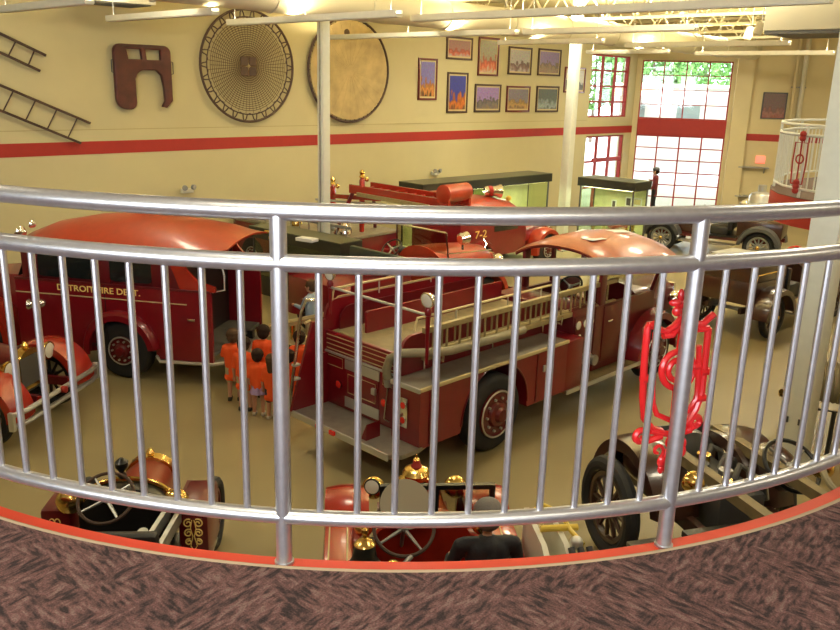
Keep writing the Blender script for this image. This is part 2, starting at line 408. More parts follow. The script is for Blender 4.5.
while ph < 60:
    if abs(((ph+4.36)/2.156) % 11) < .01 or abs(((ph+4.36)/2.156) % 11 - 11) < .01:
        p = MB(); p.cyl(rl(ph, -.004), rl(ph, 1.08), .0245, n=16)
        po = p.build('post', 'alu', rail)
        b = MB(); b.cyl(rl(ph, -.004), rl(ph, .004), .030, n=16); b.build('collar', 'alu', po)
    else:
        MB().cyl(rl(ph, .155), rl(ph, .936), .0108, n=10).build('baluster', 'alu', rail)
    ph += 2.156

# red cast ornament fixed outside the right-hand post
ORN = 19.36
def orn_frame():
    o = RP(ORN, 0, 2.915); t = V((math.cos(rad(ORN)), math.sin(rad(ORN)), 0)); n = V((math.sin(rad(ORN)), -math.cos(rad(ORN)), 0))
    return o, t, n
oo, ot, on = orn_frame()
orn = thing('scroll_ornament', 'bright red scrolled metal ornament fixed behind the right railing post', 'ornament', tuple(oo), 0)
def OP(cx, cy, dn=0.):          # tracing units -> metres in the ornament's own plane
    a = (cx-(205-65*cy/620))*.00103+.033; z = .845-cy*.00105
    return ot*a + V((0, 0, z)) + on*dn
def spiral(cx, cy, r0, r1, a0, a1, n=18): return [(cx+(r0+(r1-r0)*i/n)*math.cos(rad(a0+(a1-a0)*i/n)), cy+(r0+(r1-r0)*i/n)*math.sin(rad(a0+(a1-a0)*i/n))) for i in range(n+1)]
def ot_tube(name, lines, r, par=orn):
    m = MB()
    for L in lines: m.tube([OP(*q) for q in L], r, 8)
    return m.build(name, 'ornred', par)
ot_tube('outer_frame', [[(62, 104), (55, 112), (50, 160), (45, 220), (41, 330), (46, 395), (75, 432), (110, 446)], [(272, 128), (268, 180), (262, 250), (256, 330), (236, 385), (205, 425), (178, 446)],
    [(228, 128), (272, 128)], [(55, 105), (84, 110)]], .0115)
ot_tube('inner_frame', [[(82, 128), (80, 200), (76, 300), (78, 350), (92, 388), (140, 412)], [(240, 180), (240, 300), (236, 350), (210, 385), (170, 412)]], .009)
ot_tube('crossbar', [[(62, 104), (74, 100), (92, 118), (120, 128), (150, 112), (178, 84), (196, 84), (220, 112), (250, 112), (280, 92), (290, 84)],
    [(110, 140), (140, 140), (170, 112), (200, 112), (222, 130)]], .011)
ot_tube('centre_ring', [spiral(165, 252, 58, 58, 0, 360, 30)], .0105)
ot_tube('inner_scroll', [spiral(163, 252, 34, 30, 20, 330, 22)], .010)
ot_tube('stem', [[(182, 95), (176, 140), (170, 192)]], .012); ot_tube('stem', [[(162, 312), (156, 380), (150, 470)]], .012)
ot_tube('foot_scroll', [[(70, 440), (110, 452), (150, 462), (200, 452), (240, 440)] , spiral(34, 456, 10, 26, 0, 400, 24)+[(70, 470), (110, 462)], spiral(236, 428, 8, 22, 180, -200, 20)+[(215, 455), (180, 460)]], .011)
m = MB()
m.sph(OP(172, 48), .014, (1, .8, 1), 10)
for cx, cy, r, sx, sz in ((170, 22, .015, .7, 1.5), (152, 42, .015, 1.4, .8), (192, 42, .015, 1.4, .8), (158, 68, .015, 1.1, 1.1), (186, 68, .015, 1.1, 1.1), (172, 84, .013, .8, 1.4)): m.sph(OP(cx, cy), r, (sx, .6, sz), 8)
m.build('finial_flower', 'ornred', orn)
m = MB()
for cx, cy, r in ((112, 548, .018), (128, 530, .019), (150, 512, .02), (186, 520, .019), (146, 552, .018), (110, 574, .013), (190, 496, .016), (140, 486, .017), (168, 538, .018), (128, 572, .014)): m.sph(OP(cx, cy), r, (.8, .5, 1.25), 8)
m.tube([OP(*q) for q in spiral(98, 510, 6, 24, 90, 420, 18)], .006, 6)
m.build('leaf_boss', 'ornred', orn)
m = MB()
for z_, a_ in ((270, 52), (265, 262), (350, 250), (245, 225)): MB().tube([OP(a_-16, z_), OP(a_+16, z_)], .014, 8).build('collar', 'ornred', orn)
for cx_, cy_ in ((158, 380), (172, 160)): MB().tube([OP(cx_, cy_), OP(cx_+5, cy_, .032)], .006, 6).build('bracket', 'ornred', orn)

# ------------------------------------------------------------------ far mezzanine on the right
FM = [(5.55, 13.6), (5.34, 13.1), (5.22, 12.5), (5.27, 12.0), (5.48, 11.5), (5.9, 10.95), (6.6, 10.5), (7.6, 10.2), (10, 10.0), (13.5, 10.0), (13.5, 16.5), (9.5, 16.3), (7.5, 15.6), (6.2, 14.6)]
FM = [(x+.12, y) for x, y in FM]
struct(MB().prism(FM, 'z', MEZ-.42, MEZ-.01).build('floor_mezzanine', 'trimred')); struct(MB().prism(FM, 'z', MEZ-.01, MEZ).build('floor_mezzanine_carpet', 'mezz'))
mr = thing('mezzanine_railing', 'pale curved railing of the distant mezzanine behind the wide white column', 'railing', (5.3, 12.4, MEZ))
def fm(i, z, e=.05):
    p = FM[i % len(FM)]; c = (9.3, 13.0); d = V((c[0]-p[0], c[1]-p[1], 0)).normalized()*e; return V((p[0]+d.x-5.3, p[1]+d.y-12.4, z))
seq = [11, 12, 13, 0, 1, 2, 3, 4, 5, 6, 7, 8]
for nm, z, r in (('top_rail', 1.02, .022), ('middle_rail', .88, .022), ('bottom_rail', .12, .018)):
    MB().tube([fm(i, z) for i in seq], r, 8).build(nm, 'column', mr)
path = [fm(i, 0) for i in seq]; acc = 0.; nb = 0
for a, b in zip(path, path[1:]):
    L = (b-a).length
    while acc < L and nb < 95:
        q = a+(b-a)*(acc/L); nb += 1
        if nb % 12 == 5: MB().cyl(q, q+V((0, 0, 1.02)), .022, n=8).build('post', 'column', mr)
        else: MB().cyl(q+V((0, 0, .12)), q+V((0, 0, .88)), .011, n=6).build('baluster', 'column', mr)
        acc += .125
    acc -= L
# its own small red ornament
q0 = fm(3, 0, -.03); so = thing('scroll_ornament', 'small dark red scrolled ornament on the distant mezzanine railing', 'ornament', (5.3+q0.x, 12.4+q0.y, MEZ), 60)
m = MB(); m.tube([(-.09, 0, .2), (-.11, 0, .5), (-.10, 0, .78), (.10, 0, .78), (.11, 0, .5), (.09, 0, .2), (-.09, 0, .2)], .012, 6); m.torus((0, 0, .55), (0, 1, 0), .06, .012, 18, 6); m.build('frame', 'trimred', so)
m = MB()
for z in (.1, .16, .22, .84, .9): m.sph((0, 0, z), .045, (1.2, .6, 1), 7)
m.tube([(0, 0, .1), (0, 0, .9)], .012, 6); m.build('leaf_boss', 'trimred', so)

# ------------------------------------------------------------------ on the left wall
def on_wall(name, label, cat, s, z, out=0., group=None): return thing(name, label, cat, tuple(WL(s, out, z)), YL, group)
def wall_ladder(label, a, b, c, d, n):      # a,b = rail 1 ends, c,d = rail 2 ends in (s,z)
    o = V((a[0], 0, a[1])); t = on_wall('wooden_ladder', label, 'ladder', a[0], a[1], .10, 'dark ladders hung on the left wall')
    q = lambda p: (p[0]-a[0], 0, p[1]-a[1])
    for u, w in ((a, b), (c, d)): MB().bar(q(u), q(w), .05, .06, (0, 1, 0)).build('side_rail', 'dkwood', t)
    for i in range(n):
        f = (i+.5)/n; f = .035+f*.95
        u = V(q(a)).lerp(V(q(b)), f); w = V(q(c)).lerp(V(q(d)), f); MB().cyl(u, w, .016, n=8).build('rung', 'dkwood', t)
    MB().box(.4, .45, 0, .10, -.35, -.3).build('wall_hook', 'dkgrey', t)
wall_ladder('upper and shorter dark ladder hung aslant at the wall left end', (5.0, 6.47), (7.67, 5.30), (4.7, 6.22), (7.52, 4.98), 7)
wall_ladder('lower dark wooden ladder sloping down to the red wall band', (4.4, 5.65), (8.52, 3.89), (4.15, 5.25), (8.27, 3.46), 9)

# maroon cab panel with two windows and an arched opening
t = on_wall('cab_panel', 'dark maroon vehicle cab panel with two small windows hung on the wall', 'panel', 9.87, 4.95, .10); t.scale = (.93, 1, .93)
def curve2d(name, loops, ext, bev, m, par):
    c = bpy.data.curves.new(name, 'CURVE'); c.dimensions = '2D'; c.fill_mode = 'BOTH'; c.extrude = ext; c.bevel_depth = bev; c.bevel_resolution = 1
    for L in loops:
        s = c.splines.new('POLY'); s.points.add(len(L)-1); s.use_cyclic_u = True
        for p, q in zip(s.points, L): p.co = (q[0], q[1], 0, 1)
    o = bpy.data.objects.new('t', c); COL.objects.link(o); dgp = bpy.context.evaluated_depsgraph_get(); me = bpy.data.meshes.new_from_object(o.evaluated_get(dgp))
    bpy.data.objects.remove(o); bpy.data.curves.remove(c)
    for v in me.vertices: x, y, z = v.co; v.co = (x, -z, y)
    me.materials.clear(); me.materials.append(M[m]); return link(name, me, par)
def rrect(x0, x1, z0, z1, r, n=5):
    P = []
    for cx, cz, a in ((x1-r, z1-r, 0), (x0+r, z1-r, 90), (x0+r, z0+r, 180), (x1-r, z0+r, 270)): P += arc((cx, cz), r, a, a+90, n)
    return P
out = arc((.58, .55), .16, 0, 90, 5) + arc((-.58, .55), .16, 90, 180, 5) + arc((-.49, -.55), .25, 180, 270, 5) + [(-.40, -.8)] + arc((-.40, -.65), .15, 270, 360, 4) + [(-.25, -.05)] + arc((.03, -.12), .27, 165, 90, 5) + [(.35, .15), (.50, .02), (.56, -.3), (.57, -.62), (.50, -.74), (.58, -.76), (.74, -.6)]
out = [(x, z) for x, z in out]
curve2d('panel_body', [out, [(-.46, .64), (-.03, .64), (0, .36), (-.40, .36)], [(.05, .64), (.50, .64), (.50, .36), (.08, .36)]], .035, .02, 'darkmaroon', t)
MB().box(-.6, .6, -.07, -.035, .665, .70).build('top_moulding', 'dkwood', t)
for s in (-1, 1): MB().tube([(s*.74, 0, .36), (s*.82, -.02, .34), (s*.82, -.02, .06), (s*.74, 0, .04)], .014, 6).build('grab_handle', 'dkgrey', t)

# life nets
t = on_wall('life_net', 'round corded jumping net with dark centre pad, left of the slim column', 'net', 12.77, 5.25, .12)
W_, H_ = 1.40, 1.37
def el(r, a): return (W_*r*math.cos(rad(a)), 0, H_*r*math.sin(rad(a)))
MB().tube([el(1, i*6) for i in range(60)], .032, 8, True).build('outer_hoop', 'dkwood', t)
MB().tube([el(.87, i*6+random.uniform(-1, 1)) for i in range(60)], .016, 6, True).build('inner_hoop', 'dkwood', t)
for i in range(26):
    a = i*360/26; MB().tube([el(1, a), el(.95, a+2), el(.88, a+3), el(.855, a+7), el(.88, a+11), el(.95, a+12), el(1, a+13.8)], .017, 5).build('spring_loop', 'dkwood', t)
m = MB()
for i in range(64): m.tube([el(.06, i*5.625), el(.80+.05*(i % 2), i*5.625)], .0075, 4)
m.build('radial_cords', mat('radial_cord', (.16, .10, .04), .8), t)
m = MB()
for k in range(19): r = .10+k*.039; m.tube([el(r, i*9) for i in range(40)], .008, 4, True)
m.build('ring_cords', 'rope', t)
m = MB()
for a in (45, 135, 225, 315): c = el(.125, a); m.obox(V(c)+V((0, .0, 0)), (.23, .03, .23), Matrix.Rotation(0, 3, 'Y'), .02)
m.build('centre_pad', 'dkwood', t)
MB().sph((0, .0, 0), .05, (1, .6, 1), 8).build('centre_ring', 'wood', t)
t = on_wall('life_net', 'round stretched tan canvas jumping net with laced dark rim', 'net', 16.2, 5.25, .12)
W_, H_ = 1.50, 1.42
m = MB(); m.loft([[V(el(.955, i*6))+V((0, y, 0)) for i in range(60)] for y in (-.015, .015)]); m.build('canvas', 'canvas', t)
MB().tube([el(1, i*6) for i in range(60)], .034, 8, True).build('outer_hoop', 'dkwood', t)
m = MB()
for i in range(52): a = i*360/52; m.tube([el(1.0, a), el(.945, a+1.2), el(.93, a)], .012, 5)
m.build('lacing', 'rope', t)
m = MB()
for i in range(24): m.tube([V(el(.1, i*15))+V((0, -.018, 0)), V(el(.93, i*15))+V((0, -.018, 0))], .004, 4)
m.build('seams', 'canvas', t)
c = V(el(.72, 97)); MB().lathe([(.10, 0), (.10, .01), (.06, .012), (.02, .012)], c+V((0, -.014, 0)), (0, -1, 0), 18).build('crest', 'rope', t)

# framed pictures
PM = [print_mat('print_%d' % i, *a, i+1) for i, a in enumerate((
    ((.20, .18, .45), (.60, .25, .06), (.05, .03, .02)), ((.30, .16, .14), (.50, .10, .05), (.42, .35, .32)), ((.04, .05, .28), (.55, .16, .03), (.16, .07, .03)),
    ((.32, .30, .20), (.62, .14, .06), (.55, .48, .35)), ((.30, .20, .45), (.16, .14, .14), (.22, .16, .10)), ((.40, .38, .36), (.22, .13, .12), (.45, .42, .42)),
    ((.20, .18, .22), (.48, .30, .10), (.22, .14, .08)), ((.26, .20, .38), (.30, .22, .14), (.25, .16, .12)), ((.10, .12, .10), (.32, .38, .36), (.10, .12, .11)), ((.6, .6, .55), (.12, .12, .1), (.2, .2, .18))))]
pics = [(19.1, 19.95, 4.46, 5.72, 'tall framed picture of an orange tower, leftmost on the wall'), (20.35, 21.62, 5.73, 6.43, 'wide framed picture of red engines, top row left end'),
        (20.45, 21.46, 4.06, 5.34, 'tall dark blue framed picture with orange flames, lower row left end'), (21.93, 23.0, 5.27, 6.5, 'tall framed picture with red figures, second in the top row'),
        (21.83, 23.22, 4.08, 5.0, 'square framed picture of a purple skyline, second in the lower row'), (23.55, 24.88, 5.35, 6.28, 'framed picture of a grey street scene, third in the top row'),
        (23.55, 24.9, 4.08, 4.97, 'framed picture of yellow buildings, third in the lower row'), (25.28, 26.68, 5.36, 6.3, 'framed picture with violet sky over brown blocks, right end of top row'),
        (25.3, 26.7, 4.07, 5.0, 'framed picture in grey green tones, right end of lower row'), (27.0, 28.4, 4.78, 5.72, 'small framed picture with pale ground partly behind the square column')]
for i, (a, b, z0, z1, lab) in enumerate(pics):
    t = on_wall('framed_picture', lab, 'picture', (a+b)/2, z0, .0, 'framed pictures on the left wall'); w, h = (b-a)/2, z1-z0
    f = MB(); e = .06; f.box(-w, -w+e, -.05, 0, 0, h, .006); f.box(w-e, w, -.05, 0, 0, h, .006); f.box(-w+e, w-e, -.05, 0, 0, e, .006); f.box(-w+e, w-e, -.05, 0, h-e, h, .006); f.build('frame', 'dkwood' if i % 3 else 'maroon', t)
    MB().box(-w+e, w-e, -.025, -.002, e, h-e).build('mount', 'cream', t)
    MB().box(-w+e+.05, w-e-.05, -.031, -.026, e+.05, h-e-.05).build('print', PM[i], t)
t = thing('framed_picture', 'dark red framed poster on the back wall above the mezzanine railing', 'picture', tuple(WB(5.5, 0, 3.95)), YB)
f = MB(); f.box(-.47, -.42, -.05, 0, 0, 1.06); f.box(.42, .47, -.05, 0, 0, 1.06); f.box(-.42, .42, -.05, 0, 0, .05); f.box(-.42, .42, -.05, 0, 1.01, 1.06); f.build('frame', 'dkgrey', t)
MB().box(-.42, .42, -.03, 0, .05, 1.01).build('print', print_mat('poster_print', (.16, .10, .09), (.30, .14, .11), (.25, .07, .05), 12), t)

# small wall fixtures
for px, py, lab in ((186, 189, 'small twin-head emergency light on the wall above the red bus roof'), (434, 172, 'small twin-head emergency light on the wall right of the ladder truck posts')):
    d = ray(px, py); k = 18.5/(d.x*nL.x+d.y*nL.y); p = d*k+V((0, 0, CAMZ))-nL*.045
    t = thing('emergency_light', lab, 'light', tuple(p), YL)
    MB().box(-.16, .16, -.05, .04, -.09, .02, .01).build('case', 'white', t)
    for s in (-1, 1):
        h = MB(); h.lathe([(.03, 0), (.06, .02), (.07, .09), (.06, .10)], (s*.10, -.06, .06), (s*.4, -1, -.1), 14); h.build('lamp_head', 'greyp', t)
t = thing('wall_sign', 'small glowing red sign on the far wall left of the mezzanine', 'sign', tuple(WB(5.25, 0, 2.15)), YB)
MB().box(-.18, .18, -.08, 0, 0, .3, .01).build('case', 'exitred', t)
for k, (z, lab) in enumerate(((1.95, 'grey wall shelf with small boxes under the red sign'), (.75, 'low grey shelf against the far wall under the other shelf'))):
    t = thing('wall_shelf', lab, 'shelf', tuple(WB(5.0, 0, z)), YB)
    MB().box(-.6, .6, -.3, 0, 0, .05).build('board', 'greyp', t)
    for s in (-.45, .45): MB().prism([(-.26, 0), (0, 0), (0, -.22)], 'x', s-.02, s+.02).build('bracket', 'greyp', t)
for b, r, lab in ((6.15, .07, 'left one of two vertical pipes on the far wall'), (6.45, .10, 'thicker vertical pipe on the far wall beside the slim one')):
    t = thing('vertical_pipe', lab, 'pipe', tuple(WB(b, .16, 0)), YB); MB().cyl((0, 0, 0), (0, 0, HC-.05), r, n=12).build('pipe', 'wallB' if b < 6.3 else 'duct', t)
    for z in (2.0, 5.2): MB().box(-r-.04, r+.04, -.02, .155, z, z+.05).build('clamp', 'greyp', t)

# ------------------------------------------------------------------ under the ceiling
ND = V((math.sin(rad(133.5)), math.cos(rad(133.5)), 0))
for i, s in enumerate((9.5, 12.5, 15.5, 18.5, 21.5, 24.5, 27.5, 30.5)):
    m = MB(); a = lambda o, z: V((s, -o, z))
    m.box(s-.05, s+.05, -26, 0, 6.82, 6.90); m.box(s-.05, s+.05, -26, 0, 7.48, 7.56)
    for k in range(26):
        m.tube([a(k*1., 6.86), a(k*1.+.5, 7.52)], .022, 5); m.tube([a(k*1.+.5, 7.52), a(k*1.+1., 6.86)], .022, 5)
    struct(m.build('trim_%d' % (11+i), 'ceil', None, OL, YL))
t = thing('air_duct', 'large round pale duct running under the roof joists', 'duct', tuple(WL(7, 5.0, 6.47)), YL)
MB().cyl((0, 0, 0), (25, 0, 0), .32, n=24).build('duct_body', 'duct', t)
for k in range(11): MB().torus((.5+k*2.4, 0, 0), (1, 0, 0), .325, .02, 24, 6).build('joint_band', 'duct', t)
for k in range(9): MB().cyl((1+k*3, 0, .35), (1+k*3, 0, 1.07), .012, n=6).build('hanger', 'steel', t)
t = thing('air_handler', 'boxy beige air unit hung under the roof at the right', 'air unit', tuple(atz(838, 14, 6.3)), 44)
MB().box(-1., 1.2, -.7, .7, -.30, .30, .02).build('casing', 'duct', t); MB().box(-.98, 1.18, -.68, .68, -.36, -.30).build('bottom_pan', 'dkgrey', t)
for x in (-.8, 1.): MB().cyl((x, 0, .3), (x, 0, 1.32), .015, n=6).build('hanger', 'steel', t)
t = thing('heater_unit', 'dark louvred heater unit hung at the top left', 'heater', tuple(atz(112, 1, 6.45)), -46)
MB().box(-.75, .75, -.5, .5, -.05, .3, .02).build('casing', 'white', t)
m = MB()
for k in range(9): m.box(-.65, .65, -.44+k*.105, -.38+k*.105, -.075, -.052)
m.build('louvre', 'dkgrey', t)
for x in (-.6, .6): MB().cyl((x, 0, .3), (x, 0, 1.38), .015, n=6).build('hanger', 'steel', t)
lamps = [((396, 17), (842, 3), 6.1, 'very long white light channel crossing the view at the top right'), ((335, 39), (502, 31), 6.05, 'white strip light crossing the top of the tan net'),
         ((512, 31), (706, 30), 6.05, 'white strip light above the framed pictures'), ((616, 44), (796, 45), 6.05, 'white strip light above the tall garage window'),
         ((500, 43), (603, 41), 6.05, 'short white strip light over the right end of the pictures'), ((12, 11), (78, 0), 6.05, 'white strip light at the top left corner'),
         ((118, 20), (206, 11), 6.05, 'white strip light above the maroon cab panel'), ((240, 24), (388, 13), 6.05, 'white strip light crossing the top of the corded net'),
         ((584, 52), (672, 52), 6.05, 'small distant strip light over the first window'), ((690, 53), (838, 54), 6.05, 'distant strip light in front of the back wall pilaster')]
def strip_light(p0, p1, label, power):
    d = p1-p0; L = d.length; yaw = math.degrees(math.atan2(-d.y, d.x)); z = p0.z
    t = thing('strip_light', label, 'light', tuple((p0+p1)/2), yaw, 'strip lights hung under the roof')
    h = MB(); h.box(-L/2, L/2, -.075, .075, -.05, .015, .008); h.box(-L/2, L/2, -.085, -.07, -.03, .07); h.box(-L/2, L/2, .07, .085, -.03, .07); h.build('housing', 'white', t)
    m = MB()
    for s in (-.04, .04): m.cyl((-L/2+.03, s, .035), (L/2-.03, s, .035), .012, n=8)
    m.build('tube', 'tube', t)
    n = max(2, int(L/2.4)+1)
    for i in range(n): x = -L/2+.2+(L-.4)*i/(n-1); MB().cyl((x, 0, .02), (x, 0, HC-z+.0), .008, n=5).build('hanger', 'steel', t)
    la = bpy.data.lights.new('strip_lamp', 'AREA'); la.shape = 'RECTANGLE'; la.size = L-.06; la.size_y = .14; la.energy = power*L; la.color = (1, .84, .50)
    lo = bpy.data.objects.new('strip_lamp', la); COL.objects.link(lo); lo.parent = t; lo.location = (0, 0, .075); lo.rotation_euler = (math.pi, 0, 0)   # facing up at the deck
LPOW = 20.
for a, b, z, lab in lamps:
    p0, p1 = atz(*a, z), atz(*b, z)
    L = (p1-p0).length; mid = (p0+p1)/2; L = min(L, 10)
    strip_light(mid-ND*L/2, mid+ND*L/2, lab, LPOW*(.45 if b[0] < 300 else 3.6 if b[0] > 650 else 1.7))
for px, py, lab in ((747, 34, 'left one of two small spotlights under the roof'), (757, 29, 'right one of two small spotlights under the roof')):
    p = atz(px, py, 6.3); t = thing('spotlight', lab, 'light', tuple(p), 30)
    MB().lathe([(.09, 0), (.10, .05), (.10, .26), (.06, .3)], (0, 0, -.12), (.3, .2, 1), 16).build('shade', 'duct', t)
    MB().cyl((0.08, .05, .15), (0.08, .05, HC-6.3), .012, n=6).build('stem', 'steel', t)

# ------------------------------------------------------------------ outside the windows
struct(MB().box(-90, 110, -40, 160, -.75, -.35).build('ground', 'asphalt', None, (0, 0, 0), 0))
def tree(x, y, h, r, label, seed):
    t = thing('leafy_tree', label, 'tree', (x, y, -.35), 0, 'trees outside the windows')
    MB().tube([(0, 0, 0), (.1, 0, h*.4), (0, .1, h*.7)], [.22, .16, .08], 8).build('trunk', 'bark', t)
    rnd = random.Random(seed); m = MB()
    for k in range(4200):
        u, a = rnd.uniform(-1, 1), rnd.uniform(0, 2*math.pi); rr = r*rnd.uniform(.45, 1)**.5*(.75+.3*noise.noise(V((math.cos(a)*2, math.sin(a)*2, u*2+seed))))
        q = V((rr*math.sqrt(1-u*u)*math.cos(a), rr*math.sqrt(1-u*u)*math.sin(a), h*.62+u*h*.36)); s = rnd.uniform(.25, .5)
        e = Matrix.Rotation(rnd.uniform(0, 6.3), 3, V((rnd.uniform(-1, 1), rnd.uniform(-1, 1), rnd.uniform(-1, 1)+.01)))
        m.b.faces.new([m.b.verts.new(q+(e@V(v))*s) for v in ((-.5, 0, 0), (0, -.35, .06), (.6, 0, 0), (0, .35, .06))])
    me = m.mesh('foliage', 0, recalc=False); me.materials.append(M['leaf']); link('foliage', me, t)
for i, (px, Y, h, r, lab) in enumerate(((594, 88, 13, 4.0, 'green tree outside behind the narrow window'), (622, 86, 12.5, 3.2, 'darker green tree seen at the right of the narrow window'), (652, 67.5, 11.2, 3.4, 'broad green tree outside the left part of the garage window'),
        (682, 88, 14, 4.6, 'tall green tree rising behind the pale building'), (704, 79, 13, 3.6, 'green tree outside the right part of the garage window'))):
    tree(ray(px, 90).x/ray(px, 90).y*Y, Y, h, r, lab, i*7+3)
bx = ray(672, 90); t = thing('pale_building', 'pale building with dark windows and orange awning across the street', 'building', (bx.x/bx.y*58, 58, -.35), 14)
MB().box(-3.8, 4.2, 0, 5, 0, 5.6).build('wall', 'render', t)
for x in (-2.4, 1.2): MB().box(x-.75, x+.75, -.06, .0, 3.2, 4.4).build('window', 'dullglass', t)
MB().prism([(-1.4, 4.95), (0, 5.4), (0, 4.95)], 'x', -3.9, -1.0).build('awning', 'awning', t)
MB().box(-3.9, 4.3, -.15, 5.1, 5.6, 5.8).build('parapet', 'white', t)

# ------------------------------------------------------------------ sky and light
wd = bpy.data.worlds.new('world'); SC.world = wd; wd.use_nodes = True; nt = wd.node_tree
bg = nt.nodes['Background']; bg.inputs['Color'].default_value = (.86, .93, 1, 1); bg.inputs['Strength'].default_value = 11.0
su = bpy.data.lights.new('sun', 'SUN'); su.energy = 10; su.angle = rad(3); so_ = bpy.data.objects.new('sun', su); COL.objects.link(so_); so_.rotation_euler = (rad(38), 0, rad(-25)); so_.location = (0, 60, 30)
SC.view_settings.view_transform = 'Standard'; SC.view_settings.look = 'None'; SC.view_settings.gamma = 1; SC.view_settings.use_curve_mapping = False
SC.view_settings.exposure = EXPO
for nm, lc, rt, sx, sy in (('rear', (-5, -8.15, 5.45), (rad(90), 0, 0), 16, 3.7),):
    pl = bpy.data.lights.new('window_portal', 'AREA'); pl.shape = 'RECTANGLE'; pl.size = sx; pl.size_y = sy; pl.cycles.is_portal = True
    po = bpy.data.objects.new('window_portal', pl); COL.objects.link(po); po.location = lc; po.rotation_euler = rt
SC.cycles.use_denoising = True; SC.cycles.max_bounces = 8; SC.cycles.diffuse_bounces = 4; SC.cycles.transparent_max_bounces = 12; SC.cycles.sample_clamp_indirect = 6
SC.cycles.caustics_reflective = False; SC.cycles.caustics_refractive = False
# ================================================================== FIRE ENGINES
class FR:
    def __init__(s, x, y, yaw): s.o = V((x, y, 0)); a = rad(yaw); s.yaw = yaw; s.f = V((math.sin(a), math.cos(a), 0)); s.r = V((math.cos(a), -math.sin(a), 0))
    def w(s, x, y, z=0.): return s.o+s.r*x+s.f*y+V((0, 0, z))
def wheel(root, x, y, r=.5, w=.24, kind='truck', rim='maroon', side=None, rr=1.):
    side = side or (1 if x > 0 else -1); t = MB()
    if kind == 'truck':
        t.lathe([(r*.60*rr, -w/2), (r*.66*rr, -w*.52), (r*.86, -w*.52), (r*.95, -w*.44), (r, -w*.28), (r, w*.28), (r*.95, w*.44), (r*.86, w*.52), (r*.66*rr, w*.52), (r*.60*rr, w/2)], (x, y, r), (1, 0, 0), 36)
        wo = t.build('wheel', 'tyre', root); m = MB(); e = side*(w/2)
        q_ = r*rr; m.lathe([(q_*.62, 0), (q_*.62, .035), (q_*.56, .04), (q_*.54, .012), (q_*.34, .018), (q_*.30, .06), (q_*.2, .08), (q_*.16, .13), (.01, .135)], (x+e, y, r), (side, 0, 0), 28)
        m.build('rim', rim, wo)
        m = MB(); m.torus((x+e+side*.036, y, r), (1, 0, 0), q_*.59, .014, 30, 6)
        m.build('rim_band', 'silver', wo)
        for i in range(10):
            a = 2*math.pi*i/10; p = V((x+e+side*.03, y+q_*.42*math.cos(a), r+q_*.42*math.sin(a))); MB().cyl(p, p+V((side*.03, 0, 0)), .02, n=6).build('wheel_nut', 'silver', wo)
    else:
        t.torus((x, y, r), (1, 0, 0), r-w*.42, w*.42, 36, 10); wo = t.build('wheel', 'tyre', root)
        m = MB(); m.torus((x, y, r), (1, 0, 0), r-w*.95, w*.22, 32, 6)
        for i in range(12):
            a = 2*math.pi*i/12; m.tube([(x, y, r), (x, y+(r-w*.95)*math.cos(a), r+(r-w*.95)*math.sin(a))], [.03, .02], 6)
        m.lathe([(.08, -.09), (.10, -.05), (.10, .05), (.08, .09)], (x, y, r), (1, 0, 0), 16); m.build('spokes', rim, wo)
        MB().lathe([(.055, 0), (.06, .05), (.03, .07)], (x+side*.08, y, r), (side, 0, 0), 14).build('hub_cap', 'brass', wo)
    return wo
def fender(root, x0, x1, yc, zc, R, a0, a1, m, th=.03, sides=True, name='fender', crown=.05):
    strips = []
    for i in range(25):
        a = rad(a0+(a1-a0)*i/24); c, s = math.cos(a), math.sin(a)
        row = []
        for k in range(7):
            u = k/6; rr = R+crown*math.sin(math.pi*u); row.append((x0+(x1-x0)*u, yc+rr*c, zc+rr*s))
        if sides: row = [(x0, yc+(R-.08)*c, zc+(R-.08)*s)]+row+[(x1, yc+(R-.08)*c, zc+(R-.08)*s)]
        strips.append(row)
    return MB().shell(strips, -th).build(name, m, root, smooth=50)
def lamp(root, p, d, r=.1, m='chrome', name='headlamp', lens='lens'):
    d = V(d).normalized(); h = MB().lathe([(r*.25, -r*1.1), (r*.7, -r*.8), (r*.97, -r*.25), (r*1.06, 0), (r*1.04, r*.12), (r*.92, r*.12)], p, d, 20).build(name, m, root)
    MB().lathe([(r*.92, r*.06), (r*.86, r*.14), (r*.5, r*.24), (.005, r*.27)], p, d, 20).build('lens', lens, h); return h
def bell(root, p, r=.13, m='brass', dark=None, name='bell'):
    x, y, z = p; b = MB().lathe([(r, 0), (r*1.02, .015), (r*.78, r*.5), (r*.66, r*1.1), (r*.62, r*1.45), (r*.4, r*1.75), (r*.12, r*1.85), (r*.12, r*2.0)], p, (0, 0, 1), 22).build(name, dark or m, root)
    MB().lathe([(r*.64, r*1.44), (r*.66, r*1.5), (r*.42, r*1.78), (r*.14, r*1.9), (r*.14, r*2.1), (r*.24, r*2.25), (r*.2, r*2.45), (.01, r*2.55)], p, (0, 0, 1), 18).build('crown', m, b); return b
def steering(root, c, R, tilt, rim='dkwood', spoke='brass', n=4):
    c = V(c); ax = V((0, -math.sin(rad(tilt)), math.cos(rad(tilt)))); u = V((1, 0, 0)); w = ax.cross(u)
    s = MB().torus(c, ax, R, .019, 36, 8).build('steering_wheel', rim, root); m = MB()
    for i in range(n): a = math.pi*2*i/n+.6; m.tube([c-ax*.03, c+(u*math.cos(a)+w*math.sin(a))*R], [.022, .012], 6)
    m.sph(c-ax*.03, .045); m.build('spokes', spoke, s)
    MB().cyl(c-ax*.03, c-ax*.75, .02, n=10).build('column', 'steel', s); return s
